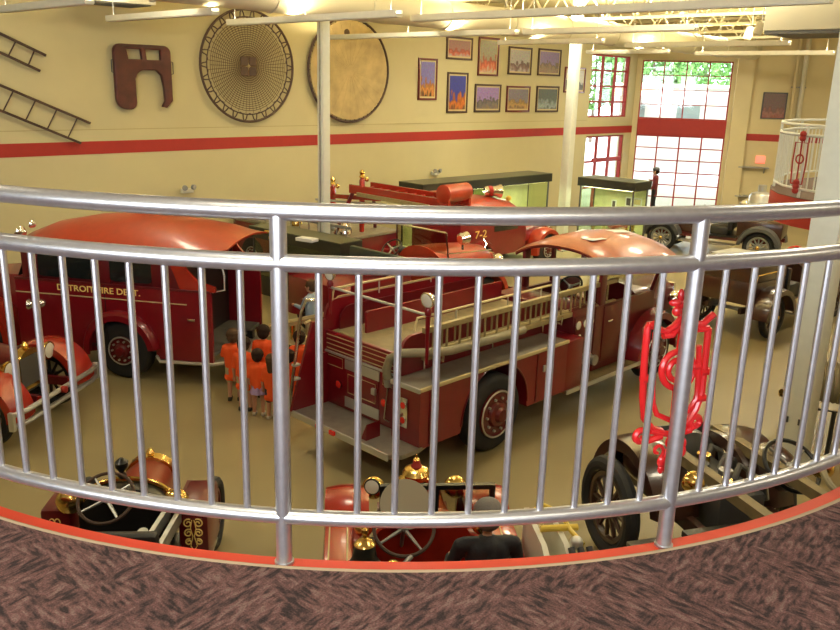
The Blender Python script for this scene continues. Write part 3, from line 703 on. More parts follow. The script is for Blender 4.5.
def roof_loft(root, name, secs, m, n=12, p=2.6, flat=.0, th=.03):   # secs: (y, half width, z edge, z crown)
    strips = []
    for y, hw, ze, zc in secs:
        row = []
        for i in range(2*n+1):
            u = -1+i/n; row.append((hw*u, y, ze+(zc-ze)*max(0, 1-abs(u)**p)**(1/p) if False else ze+(zc-ze)*(1-abs(u)**p)))
        strips.append(row)
    return MB().shell(strips, -th).build(name, m, root, smooth=50)

# ------------------------------------------------------------------ the hose engine in the middle
FC = FR(-1.0, 9.94, 44.3)
eng = thing('hose_engine', 'large dark red fire engine with open rear step and ladder rack, centre of the hall', 'fire engine', tuple(FC.o), FC.yaw)
m = MB()
for s in (-1, 1): m.box(s*.42-.05, s*.42+.05, .7, 8.2, .52, .66)
m.build('chassis', 'blackp', eng)
MB().box(-.8, .8, 1.87, 2.03, .5, .65).build('rear_axle', 'blackp', eng); MB().box(-.8, .8, 6.35, 6.45, .42, .54).build('front_axle', 'blackp', eng)
for x, y in ((-.86, 1.95), (.86, 1.95)): wheel(eng, x, y, .56, .30)
for x in (-.84, .84): wheel(eng, x, 6.4, .54, .24)
MB().prism([(-1.04, .02), (.90, .02), (1.02, .14), (1.02, .45), (.97, .62), (-1.04, .62)], 'z', .44, .50, .006).build('rear_step', 'tread', eng)
st = MB(); st.box(-1.045, .90, -.005, .02, .42, .51, .004); st.build('step_edge', 'silver', eng)
for x in (-.42, -.14): MB().box(x-.055, x+.055, -.04, -.003, .44, .50, .012).build('marker_lamp', 'redlens', eng)
MB().box(-1.05, .5, .6, 4.0, .5, 1.27, .01).build('hose_body', 'red', eng)
b = MB(); b.box(-1.05, .5, .6, .66, 1.27, 1.56, .006); b.build('bed_tailboard', 'red', eng)
g = eng.children[-1]
for k in range(4): MB().box(-1.0, .46, .592, .6, 1.315+k*.065, 1.325+k*.065).build('pinstripe', 'cream', g)
MB().box(-1.06, .5, .575, .605, 1.255, 1.285, .004).build('rear_moulding', 'silver', eng)
MB().box(-.99, .48, .66, 3.95, 1.50, 1.55).build('bed_floor', 'timber', eng)
def side_wall(x0, x1, y0, y1, z0, z1, r): return MB().prism([(y0, z0), (y1, z0), (y1, z1)]+[(y0+r-r*math.sin(rad(a)), z1-r+r*math.cos(rad(a))) for a in range(0, 91, 15)], 'x', x0, x1)
side_wall(-1.08, -1.03, .6, 4.0, 1.27, 1.98, .22).build('bed_side', 'red', eng)
side_wall(.45, .50, .6, 4.0, 1.27, 1.80, .22).build('bed_side', 'red', eng)
side_wall(-.60, -.56, .95, 3.9, 1.55, 1.86, .03).build('bed_divider', 'red', eng)
side_wall(-.98, -.95, .80, 3.9, 1.55, 1.88, .22).build('bed_divider', 'maroon', eng)
m = MB(); m.tube([(-1.055, .62, 1.78), (-1.055, .84, 2.0), (-1.055, 3.98, 2.0)], .012, 6); m.build('bed_edging', 'cream', eng)
# back face details
for z0, z1, x0, x1 in ((1.10, 1.24, -.60, .10), (.55, .70, -.60, .10)): MB().box(x0, x1, .585, .6, z0, z1, .004).build('kick_plate', 'silver', eng)
d = MB().box(-.58, .08, .588, .6, .72, 1.08, .004).build('rear_door', 'red', eng)
m = MB(); x0, x1, z0, z1 = -.53, .03, .77, 1.04
m.tube([(x0, .585, z0), (x1, .585, z0), (x1, .585, z1), (x0, .585, z1)], .006, 5, True); m.build('pinstripe', 'cream', d)
MB().box(-.02, .06, .545, .588, .90, .99, .01).build('latch', 'silver', d)
for x0, x1, z0, z1 in ((-1.0, -.66, 1.08, 1.22), (.16, .44, 1.08, 1.22)):
    MB().tube([(x0, .597, z0), (x1, .597, z0), (x1, .597, z1), (x0, .597, z1)], .005, 5, True).build('pinstripe', 'cream', eng)
for x in (-.72, .21): lamp(eng, (x, .575, .84), (0, -1, 0), .06, 'maroon', 'tail_lamp', 'redlens')
MB().prism([(-.02, .5), (.6, .5), (.6, 1.72), (.36, 1.72)], 'x', -1.06, -1.02).build('wing_panel', 'red', eng)
MB().tube([(-1.02, -.06, .62), (-1.02, -.03, .72), (-1.02, .17, 1.9), (-1.02, .25, 2.05), (-1.02, .5, 2.02)], .024, 8).build('grab_rail', 'chrome', eng)
MB().tube([(.36, .60, 1.22), (.36, .52, 1.18), (.33, .48, .68), (.33, .56, .62)], .016, 8).build('grab_rail', 'chrome', eng)
for x, z in ((-1.03, 1.15), (-1.03, .95)): MB().box(x-.03, x+.05, .02, .12, z, z+.03, .004).build('folding_step', 'silver', eng)
MB().prism([(.30, .5), (.40, .5), (.40, .72)], 'y', .10, .34).build('step_gusset', 'red', eng)
# side lockers with wheel arches
def locker(x0, x1):
    P = [(.45, .47), (1.23, .47)] + [(1.95-.70*math.cos(rad(a)), .56+.70*math.sin(rad(a))) for a in range(0, 181, 12)] + [(2.67, .47), (3.6, .47), (3.6, 1.25), (.45, 1.25)]
    return MB().prism(P, 'x', x0, x1).build('side_locker', 'red', eng)
for x0, x1, s in ((.5, 1.0, 1), (-1.02, -.98, -1)):
    o = locker(x0, x1)
    if s > 0:
        MB().box(x0-.02, x1+.01, .44, 3.6, 1.25, 1.285, .004).build('locker_top', 'tread', eng)
        m = MB(); m.box(x1-.005, x1+.028, .43, 3.6, 1.245, 1.295, .006); m.build('locker_edge', 'cream', eng)
        m = MB(); m.box(x0, x1+.02, .41, .445, 1.235, 1.295, .006); m.build('locker_end_edge', 'silver', eng)
        MB().tube([(1.003, 1.95-.71*math.cos(rad(a)), .56+.71*math.sin(rad(a))) for a in range(0, 181, 10)], .014, 6).build('arch_bead', 'maroon', eng)
        for y in (.62, .70, 2.85): MB().box(1.0, 1.012, y, y+.025, .5, 1.22).build('locker_rib', 'maroon', eng)
        MB().box(1.0, 1.02, 3.0, 3.05, .92, 1.02, .004).build('handle', 'silver', eng)
pl = MB().box(.66, .80, .425, .45, .70, 1.10, .01).build('lamp_plate', 'chrome', eng)
for z in (.80, 1.0): lamp(pl, (.73, .42, z), (0, -1, 0), .05, 'chrome', 'lamp', 'redlens')
MB().box(.60, .64, .44, .45, 1.12, 1.24).build('reflector', 'redlens', eng)
# overhead bar, lamps, rails
for x in (-.95, .93): MB().tube([(x, .62, 1.8 if x < 0 else 1.55), (x, .62, 2.18)], [.022, .03], 8).build('bar_post', 'red', eng)
MB().cyl((-.95, .62, 2.19), (.93, .62, 2.19), .019, n=10).build('cross_bar', 'silver', eng)
for x in (-.95, .93):
    p = MB().lathe([(.04, 0), (.05, .06), (.03, .1)], (x, .62, 2.19), (0, 0, 1), 12).build('lamp_bracket', 'red', eng); lamp(eng, (x, .60, 2.38), (0, -1, -.2), .10, 'chrome', 'work_lamp')
for x, z, y0 in ((-1.02, 2.14, .7), (.52, 2.02, .8)):
    r = MB(); r.tube([(x, y0, z-.16), (x, y0+.05, z), (x, 3.9, z), (x, 3.98, z-.12)], .018, 8); r.build('bed_rail', 'cream', eng)
    for y in (1.6, 2.7, 3.5): MB().cyl((x, y, z-.2), (x, y, z), .012, n=6).build('rail_stanchion', 'silver', eng)
MB().tube([(.93, .62, 1.95), (.80, .75, 1.98), (.66, 1.0, 1.9), (.62, 1.1, 1.78)], .014, 6).build('bracket_tube', 'cream', eng)
for y in (1.0, 2.4, 3.6): MB().tube([(.52, y, 1.3), (.52, y, 1.5), (.86, y, 1.5), (.86, y, 1.62)], .018, 6).build('ladder_bracket', 'chrome', eng)
# pump panel
MB().box(-.80, .80, 4.0, 4.6, .5, 1.62, .012).build('pump_housing', 'maroon', eng)
pp = MB().box(.80, .82, 4.03, 4.55, .62, 1.5, .004).build('pump_panel', 'maroon', eng)
MB().box(.5, 1.0, 3.6, 4.02, .47, 1.25, .008).build('locker_front', 'red', eng)
for y, z, r in ((4.1, 1.38, .07), (4.3, 1.38, .07), (4.48, 1.38, .05), (4.15, 1.18, .05), (4.4, 1.18, .05)): lamp(pp, (.83, y, z), (1, 0, 0), r, 'chrome', 'gauge')
for y, z in ((4.15, .85), (4.42, .78)): MB().lathe([(.09, 0), (.09, .06), (.07, .07), (.07, .12), (.085, .13), (.085, .17)], (.82, y, z), (1, 0, 0), 16).build('outlet', 'steel', pp)
for s in (-1, 1):
    MB().box(s*.70, s*1.04, 3.6, 5.75, .43, .475, .006).build('running_board', 'timber', eng)
    MB().box(s*1.03, s*1.055, 3.6, 5.75, .42, .485, .004).build('board_edge', 'silver', eng)
# cab
def cab_side(s):
    P = [(4.62, .5), (5.75, .5), (5.75, .95), (6.45, 1.15), (6.45, 1.58), (4.62, 1.58)]
    return MB().prism(P, 'x', s*.74, s*.80)
for s in (-1, 1):
    cab_side(s).build('cab_side', 'maroon', eng)
    MB().box(s*.74, s*.80, 4.72, 4.88, 1.58, 2.28, .01).build('pillar', 'maroon', eng); MB().bar((s*.77, 6.42, 1.56), (s*.80, 6.75, 2.22), .06, .08).build('pillar', 'maroon', eng)
    MB().box(s*.74, s*.80, 5.55, 5.63, 1.58, 2.28, .01).build('pillar', 'maroon', eng)
    dd = MB().box(s*.80, s*.815, 4.85, 5.68, .62, 1.55, .006).build('cab_door', 'maroon', eng); MB().box(s*.815, s*.85, 4.95, 5.08, 1.28, 1.31, .006).build('handle', 'chrome', dd)
MB().box(-.76, .76, 4.6, 4.68, 1.2, 1.62).build('cab_back', 'maroon', eng)
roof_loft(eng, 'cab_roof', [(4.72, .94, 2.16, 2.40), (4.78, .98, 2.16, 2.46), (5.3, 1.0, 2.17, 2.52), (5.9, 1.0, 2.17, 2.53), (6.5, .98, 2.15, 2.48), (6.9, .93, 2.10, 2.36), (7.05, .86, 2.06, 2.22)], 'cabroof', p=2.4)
MB().tube([(.94*u, 4.72, 2.15+.24*(1-abs(u)**2.4)) for u in [i/10-1 for i in range(21)]], .016, 6).build('roof_edging', 'maroon', eng)
MB().shell([[(x, 6.42, 1.6), (x, 6.72, 2.16)] for x in (-.72, -.4, 0, .4, .72)], .01).build('windscreen', 'shield', eng)
MB().box(-.75, .75, 4.7, 5.2, .95, 1.1, .04).build('seat', 'black', eng); MB().box(-.75, .75, 4.68, 4.8, 1.1, 1.55, .04).build('seat_back', 'black', eng)
steering(eng, (-.42, 5.65, 1.55), .22, 40, 'blackp', 'steel', 3)
sr = MB().lathe([(.09, -.2), (.12, -.1), (.12, .1), (.15, .22), (.12, .24)], (-.2, 6.65, 2.62), (0, 1, 0), 18).build('siren', 'chrome', eng); MB().box(-.24, -.16, 6.55, 6.7, 2.44, 2.54).build('bracket', 'chrome', sr)
for x, y, r in ((.25, 5.25, 8), (-.25, 5.75, -12), (.12, 6.2, 30)):
    z = 2.17+.36*(1-abs(x)**2.4)+.012
    o = MB().box(-.13, .13, -.18, .18, 0, .006).build('reflection_patch', 'paper', None, tuple(FC.w(x, y, z)), FC.yaw+r)  # pale sheet added to stand for a window reflected in the roof
    tag(o, {8: 'pale patch for a window reflection at the rear of the red cab roof', -12: 'pale patch for a window reflection in the middle of the red cab roof', 30: 'pale patch for a window reflection near the front of the red cab roof'}[r], 'paper', 'window reflections on the cab roof')
# hood and front
def hood_ring(y, hw, z0, z1): return [(hw*math.cos(rad(a))*(1 if abs(math.cos(rad(a))) < .9 else 1), y, z0+(z1-z0)*abs(math.sin(rad(a)))**.6) for a in range(0, 181, 15)]
MB().loft([hood_ring(6.4, .60, .95, 1.60), hood_ring(7.2, .52, .95, 1.55), hood_ring(7.95, .42, .95, 1.48), hood_ring(8.05, .38, .95, 1.42)]).build('bonnet', 'maroon', eng)
MB().box(-.36, .36, 8.03, 8.10, .6, 1.38, .03).build('grille', 'chrome', eng)
for s in (-1, 1):
    fender(eng, s*.58, s*1.0, 6.4, .52, .66, -5, 195, 'red'); lamp(eng, (s*.62, 7.6, 1.2), (0, 1, 0), .14)
MB().box(-1.0, 1.0, 8.15, 8.22, .5, .62, .02).build('bumper', 'chrome', eng)
# things carried on it
lad = thing('wooden_ladder', 'long varnished ladder standing on edge along the centre engine side rack', 'ladder', tuple(FC.w(.74, .75, 1.53)), FC.yaw)
for z, nm in ((.03, 'side_rail'), (.39, 'side_rail')): MB().box(-.035, .035, 0, 4.5, z-.035, z+.04, .006).build(nm, 'wood', lad)
MB().box(-.075, -.04, .1, 4.0, .33, .40, .004).build('brace', 'cream', lad); MB().box(-.075, -.04, .1, 4.0, .02, .09, .004).build('brace', 'cream', lad)
for i in range(17): MB().cyl((0, .18+i*.255, .03), (0, .18+i*.255, .39), .016, n=8).build('rung', 'wood', lad)
la2 = thing('wooden_ladder', 'second ladder nested behind the long varnished one on the centre engine', 'ladder', tuple(FC.w(.62, 1.1, 1.53)), FC.yaw)
for z in (.05, .33): MB().box(-.025, .025, 0, 3.6, z-.03, z+.03, .006).build('side_rail', 'wood', la2)
for i in range(14): MB().cyl((0, .12+i*.255, .05), (0, .12+i*.255, .33), .014, n=8).build('rung', 'wood', la2)
hs = thing('suction_hose', 'stiff tan suction hose bent down over the centre engine tailboard', 'hose', tuple(FC.w(.55, 0, 0)), FC.yaw)
MB().tube([(.36, 2.6, 1.62), (.36, 1.9, 1.62), (.33, 1.1, 1.62), (.2, .72, 1.64), (.0, .56, 1.62), (-.16, .50, 1.52), (-.22, .50, 1.36), (-.20, .52, 1.20)], .058, 12).build('hose', 'hose', hs)
MB().cyl((-.205, .515, 1.23), (-.195, .53, 1.13), .062, n=14).build('coupling', 'steel', hs)

# ------------------------------------------------------------------ the red rescue bus on the left
FA = FR(-4.75, 14.13, -79)
bus = thing('rescue_bus', 'long red bus-bodied rescue truck with gold lettering, left side of the hall', 'fire truck', tuple(FA.o), FA.yaw)
m = MB()
for s in (-1, 1): m.box(s*.45-.05, s*.45+.05, -1.7, 3.4, .42, .56)
m.build('chassis', 'blackp', bus)
for x in (-.92, .92):
    wheel(bus, x, 0, .50, .26, rr=.80); wheel(bus, x, 2.75, .50, .24, rr=.80)
def bus_side(s):
    P = [(-1.62, .42), (-.62, .42)] + [(-.62*math.cos(rad(a)), .50+.62*math.sin(rad(a))) for a in range(0, 181, 12)] + [(.62, .42), (1.9, .42), (1.9, 1.62), (-1.62, 1.62)]
    return MB().prism(P, 'x', s*1.0, s*1.06)
for s in (-1, 1):
    sd = bus_side(s).build('body_side', 'red', bus)
    gl = MB().box(s*.985, s*1.0, -1.1, 1.75, 1.62, 2.12).build('window_band', 'maroon', bus)
    for y0, y1 in ((-.60, .14), (.42, .92), (1.02, 1.45)):
        MB().prism([(y, z) for y, z in rrect(y0, y1, 1.68, 2.06, .07)], 'x', s*1.0, s*1.045).build('window_pane', 'glassd', gl)
    for y0, y1 in ((-1.1, -.60), (.14, .42), (.92, 1.02), (1.45, 1.75)): MB().box(s*1.0, s*1.05, y0, y1, 1.62, 2.14, .008).build('pillar', 'maroon', bus)
    MB().prism([(-1.70, 1.62), (-1.1, 1.62), (-.9, 2.14), (-1.1, 2.14), (-1.22, 1.95), (-1.40, 1.78), (-1.70, 1.70)], 'x', s*1.0, s*1.06).build('rear_quarter', 'bright', bus)
    MB().box(s*1.055, s*1.075, -1.6, 1.9, 1.60, 1.635, .004).build('belt_moulding', 'maroon', bus)
    MB().box(s*1.055, s*1.068, -1.2, 1.9, 1.375, 1.392).build('pinstripe', 'cream', bus)
    fender(bus, s*.98, s*1.16, 0, .50, .62, -8, 172, 'red', crown=.05, sides=True)
    MB().tube([(s*1.06, -.62, .46), (s*1.14, -.72, .40), (s*1.06, -1.6, .40), (s*.9, -1.78, .40), (s*.4, -1.86, .40)], .028, 8).build('rub_rail', 'silver', bus)
    fender(bus, s*.62, s*1.12, 2.75, .50, .64, -10, 190, 'bright')
lettering('DETROIT FIRE DEPT.', 1.50, .105, 'gold', bus, (0, -1, 0), (0, 0, 1), (-1, 0, 0), (-1.066, .36, 1.515))
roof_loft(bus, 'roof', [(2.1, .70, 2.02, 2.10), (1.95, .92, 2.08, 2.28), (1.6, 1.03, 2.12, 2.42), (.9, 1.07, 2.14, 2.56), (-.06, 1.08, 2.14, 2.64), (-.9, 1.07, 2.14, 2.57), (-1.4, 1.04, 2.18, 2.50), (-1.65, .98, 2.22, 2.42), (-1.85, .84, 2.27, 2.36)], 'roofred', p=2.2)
MB().tube([(-1.06, 1.9, 2.12), (-1.085, 0, 2.13), (-1.07, -1.0, 2.13), (-1.03, -1.5, 2.18), (-.9, -1.80, 2.25)], .016, 6).build('gutter', 'maroon', bus)
MB().box(-.98, .98, 1.62, 1.68, 1.0, 2.1).build('bulkhead', 'maroon', bus)
MB().box(-.98, .98, -1.6, 1.66, .50, .56).build('deck', 'dkgrey', bus); MB().box(-.99, .99, -1.0, -.94, .56, 2.2).build('inner_wall', 'blackp', bus)
MB().shell([[(x, 1.95, 1.62), (x, 1.72, 2.12)] for x in (-.9, -.3, .3, .9)], .01).build('windscreen', 'glassd', bus)
MB().tube([(-.95, -1.75, 2.22), (-1.0, -1.84, 1.9), (-1.0, -1.84, 1.66), (-.98, -1.62, 1.6)], .014, 6).build('grab_rail', 'silver', bus)
MB().box(-.95, .95, -2.05, -1.6, .36, .42, .01).build('rear_step', 'tread', bus)
MB().loft([[(x*f, y, .6+(zt-.6)*zz) for x, zz in ((-.55, 0), (-.55, .6), (-.45, .9), (0, 1), (.45, .9), (.55, .6), (.55, 0))] for y, f, zt in ((1.9, 1.3, 1.66), (2.6, 1.0, 1.6), (3.3, .8, 1.5), (3.4, .75, 1.4))]).build('bonnet', 'red', bus)
for y in (-1.35, .9): MB().box(-1.10, -1.06, y, y+.14, 1.12, 1.16, .008).build('door_handle', 'chrome', bus)
MB().tube([(-1.06, -1.52, 1.72), (-1.16, -1.55, 1.74)], .02, 6).build('door_stop', 'bright', bus)
for y in (1.05, .25): MB().box(-1.066, -1.06, y-.006, y+.006, .46, 1.6).build('door_seam', 'blackp', bus)
lamp(bus, (-.75, 1.95, 2.34), (0, .6, .4), .11, 'chrome', 'siren_lamp'); lamp(bus, (-.9, 1.95, 2.16), (0, 1, 0), .08, 'chrome', 'siren_lamp'); lamp(bus, (-.62, 1.8, 2.46), (0, 1, .2), .07, 'chrome', 'beacon', 'redlens')
lamp(bus, (-1.16, 1.6, 1.2), (-.2, 1, 0), .09, 'chrome', 'spot_lamp'); lamp(bus, (-1.17, 1.35, 1.24), (-.2, 1, 0), .07, 'chrome', 'spot_lamp')

# ------------------------------------------------------------------ second engine behind the hose engine
FD = FR(-1.0-3.01, 9.94+2.93, 44.3)
e2 = thing('open_cab_engine', 'red open-cab engine with long orange-red bonnet parked behind the centre engine', 'fire engine', tuple(FD.o), FD.yaw)
m = MB()
for s in (-1, 1): m.box(s*.42-.05, s*.42+.05, 3.0, 7.8, .5, .62)
m.build('chassis', 'blackp', e2)
for x in (-.85, .85): wheel(e2, x, 3.7, .52, .26, rr=.75); wheel(e2, x, 6.7, .52, .24, rr=.75)
MB().box(-.95, .95, 3.0, 4.5, .72, 1.28, .02).build('hose_body', 'red', e2)
for s in (-1, 1):
    MB().box(s*.91, s*.96, 3.0, 4.5, 1.28, 1.46, .01).build('bed_side', 'red', e2)
    MB().prism([(4.5, .6), (5.9, .6), (5.9, 1.45), (5.5, 1.5), (5.0, 1.2), (4.5, 1.2)], 'x', s*.86, s*.92).build('cab_side', 'red', e2)
    fender(e2, s*.6, s*1.05, 6.7, .52, .66, -8, 190, 'roofred'); fender(e2, s*.7, s*1.05, 3.7, .52, .62, 0, 180, 'red')
    lamp(e2, (s*.55, 7.6, 1.22), (0, 1, 0), .15)
    MB().box(s*.72, s*1.03, 4.4, 6.0, .45, .49, .006).build('running_board', 'tread', e2)
MB().box(-.8, .8, 4.5, 5.0, .9, 1.15, .05).build('seat', 'black', e2); MB().box(-.8, .8, 4.42, 4.55, 1.15, 1.72, .05).build('seat_back', mat('green_leather', (.02, .035, .028), .4), e2)
steering(e2, (-.4, 5.25, 1.62), .23, 45, 'blackp', 'steel', 3)
MB().loft([hood_ring(5.7, .72, .9, 1.68), hood_ring(6.3, .62, .9, 1.66), hood_ring(7.0, .52, .9, 1.60), hood_ring(7.55, .42, .9, 1.50), hood_ring(7.68, .36, .9, 1.40)]).build('bonnet', 'roofred', e2)
MB().box(-.36, .36, 7.66, 7.74, .6, 1.36, .04).build('grille', 'chrome', e2); MB().box(-1, 1, 7.85, 7.92, .5, .62, .02).build('bumper', 'chrome', e2)
m = MB()
for s in (-1, 1): m.tube([(s*.75, 5.75, 1.5), (s*.72, 5.7, 2.05)], .02, 6)
m.tube([(-.72, 5.7, 2.05), (.72, 5.7, 2.05)], .02, 6); m.build('windscreen_frame', 'chrome', e2)
MB().shell([[(x, 5.74, 1.6), (x, 5.71, 2.03)] for x in (-.7, 0, .7)], .008).build('windscreen', 'shield', e2)
sl = MB().lathe([(.08, -.1), (.13, -.05), (.14, .1), (.12, .12)], (.55, 6.4, 1.84), (0, 1, .1), 18).build('siren', 'chrome', e2); MB().cyl((.55, 6.4, 1.6), (.55, 6.4, 1.78), .03, n=8).build('stem', 'chrome', sl)
m = MB(); m.tube([(.62, 5.9, 1.58), (.5, 7.2, 1.48), (.34, 7.6, 1.42)], .014, 6); m.build('bonnet_trim', 'chrome', e2)
MB().tube([(.1, 7.66, 1.40), (.1, 7.72, 1.52), (.02, 7.7, 1.6)], .02, 6).build('mascot', 'chrome', e2)

# ------------------------------------------------------------------ aerial ladder truck at the back
FE = FR(0, 20, 130)
e3 = thing('ladder_truck', 'long red aerial ladder truck crossing behind the others near the cream wall', 'fire truck', tuple(FE.w(1.0, -2)), FE.yaw)
def q(x, y, z): return (x-1.0, y+2, z)
m = MB()
for s in (-.4, .4): m.box(s-.05, s+.05, -3.2, 2.3, .6, .75)
m.build('chassis', 'maroon', e3)
for x in (-.85, .85): wheel(e3, x, -2.1, .52, .24, rr=.72); wheel(e3, x, 1.4, .52, .24, rr=.72)
MB().box(-.97, .97, -3.2, 1.2, .62, 1.35, .03).build('truck_body', 'red', e3)
MB().box(-.95, .95, -3.3, 1.3, 1.35, 1.42, .01).build('bed_deck', 'tread', e3)
for x in (-.35, .38):
    lb = MB(); lb.bar((x, .88, 2.50), (x, 3.9, 2.44), .07, .20); lb.build('ladder_beam', 'bright', e3)
for k in range(11): MB().cyl((-.35, 1.0+k*.27, 2.49-k*.005), (.38, 1.0+k*.27, 2.49-k*.005), .02, n=6).build('rung', 'trimred', e3)
MB().bar((.46, 1.2, 2.40), (.46, 3.4, 2.35), .05, .09).build('rub_board', 'wood', e3)
MB().bar((-.0, -.45, 2.17), (.1, 1.6, 2.30), .06, .10).build('lower_beam', 'bright', e3)
MB().bar((.2, -.5, 2.08), (.3, 2.0, 2.22), .05, .05).build('hand_rail', 'silver', e3)
for x, y, z in ((.0, .91, 2.38), (.0, -.1, 2.12)):
    p = MB(); p.tube([(x, y, 1.42), (x, y, z+.28), (x, y, z+.34)], [.06, .07, .04], 8); po = p.build('guide_post', 'bright', e3)
    MB().lathe([(.05, 0), (.08, .03), (.05, .08), (.07, .14), (.02, .2)], (x, y, z+.34), (0, 0, 1), 12).build('finial', 'brass', po); lamp(po, (x-.16, y, z+.3), (-1, 0, 0), .06, 'brass', 'side_lamp')
sl = thing('long_ladder', 'pale grey ladder hung along the side of the ladder truck near the slim column', 'ladder', tuple(FE.w(2.02, -2.75, 1.44)), FE.yaw)
for z in (.0, .26): MB().box(-.03, .03, -2.2, 2.3, z-.03, z+.03, .006).build('side_rail', 'steel', sl)
for k in range(14): MB().cyl((0, -2+k*.32, 0), (0, -2+k*.32, .26), .016, n=6).build('rung', 'steel', sl)
for y in (-2.8, -1.4, 0): MB().tube([(.9, y, 1.2), (.98, y, 1.36), (1.0, y, 1.42)], .03, 6).build('ladder_hook', 'chrome', e3)
MB().lathe([(.16, -.42), (.2, -.40), (.2, .40), (.16, .42)], (.02, 3.75, 2.66), (1, 0, 0), 20).build('hose_drum', 'roofred', e3)
for x in (-.7, .7): MB().bar((x, .7, 1.42), (x*.5, .95, 2.42), .08, .08).build('stanchion', 'maroon', e3)
for k, (x, y) in enumerate(((.6, -.8), (.3, .3), (.65, 1.0))): MB().lathe([(.12, 0), (.16, .05), (.14, .22), (.08, .3), (.1, .42)], (x, y, 1.42), (0, 0, 1), 12).build('extinguisher', ('brass', 'steel', 'chrome')[k], e3)

# ------------------------------------------------------------------ small squad truck marked 7-2
FF = FR(FC.w(-6.95, 6.88).x, FC.w(-6.95, 6.88).y, 44.3)
e4 = thing('squad_truck', 'closed red truck numbered 7-2 with orange-red roof in front of the display case', 'fire truck', tuple(FF.w(0, 3)), FF.yaw)
m = MB()
for s in (-1, 1): m.box(s*.4-.05, s*.4+.05, -.9, 4.0, .45, .58)
m.build('chassis', 'blackp', e4)
for x in (-.8, .8): wheel(e4, x, 0, .46, .22, rr=.75); wheel(e4, x, 2.9, .46, .22, rr=.75)
MB().box(-.88, .88, -.85, 1.9, .55, 1.62, .05).build('body', 'red', e4)
roof_loft(e4, 'roof', [(-.9, .8, 1.6, 1.72), (-.75, .88, 1.62, 1.9), (0, .92, 1.64, 2.02), (.9, .92, 1.64, 2.04), (1.5, .90, 1.62, 1.94), (1.8, .84, 1.6, 1.74)], 'roofred', p=3)
MB().loft([hood_ring(1.85, .70, .75, 1.38), hood_ring(2.6, .56, .75, 1.34), hood_ring(3.4, .44, .75, 1.25), hood_ring(3.5, .36, .75, 1.15)]).build('bonnet', 'red', e4)
for s in (-1, 1):
    MB().box(s*.875, s*.89, .5, 1.5, 1.22, 1.56, .004).build('window_pane', 'glassd', e4)
    fender(e4, s*.55, s*.95, 2.9, .46, .56, -8, 190, 'roofred'); fender(e4, s*.65, s*.95, 0, .46, .54, 0, 180, 'red'); lamp(e4, (s*.48, 3.5, 1.0), (0, 1, 0), .12)
lettering('7-2', .46, .20, 'gold', e4, (0, 1, 0), (0, 0, 1), (1, 0, 0), (.892, -.05, 1.22))
MB().box(-.3, .3, 3.48, 3.54, .5, 1.12, .03).build('grille', 'chrome', e4)
sr = MB().lathe([(.1, -.22), (.14, -.16), (.14, .1), (.19, .26), (.15, .28)], (.3, 1.0, 2.2), (.5, 1, 0), 18).build('siren', 'chrome', e4); MB().lathe([(.145, -.12), (.148, .0)], (.3, 1.0, 2.2), (.5, 1, 0), 18).build('siren_band', 'trimred', sr)
cb = MB(); cb.box(-.62, .1, -.55, .0, 1.95, 2.22, .05); cb.build('tool_chest', 'roofred', e4); MB().lathe([(.14, -.3), (.17, -.28), (.17, .28), (.14, .3)], (.40, -.45, 2.12), (1, 0, 0), 18).build('hose_drum', 'roofred', e4)
MB().cyl((.3, .98, 1.98), (.3, .98, 2.1), .04, n=8).build('siren_foot', 'chrome', e4); MB().sph((.62, 1.35, 2.02), .08, (1, 1, .9), 10).build('beacon', 'yellow', e4)

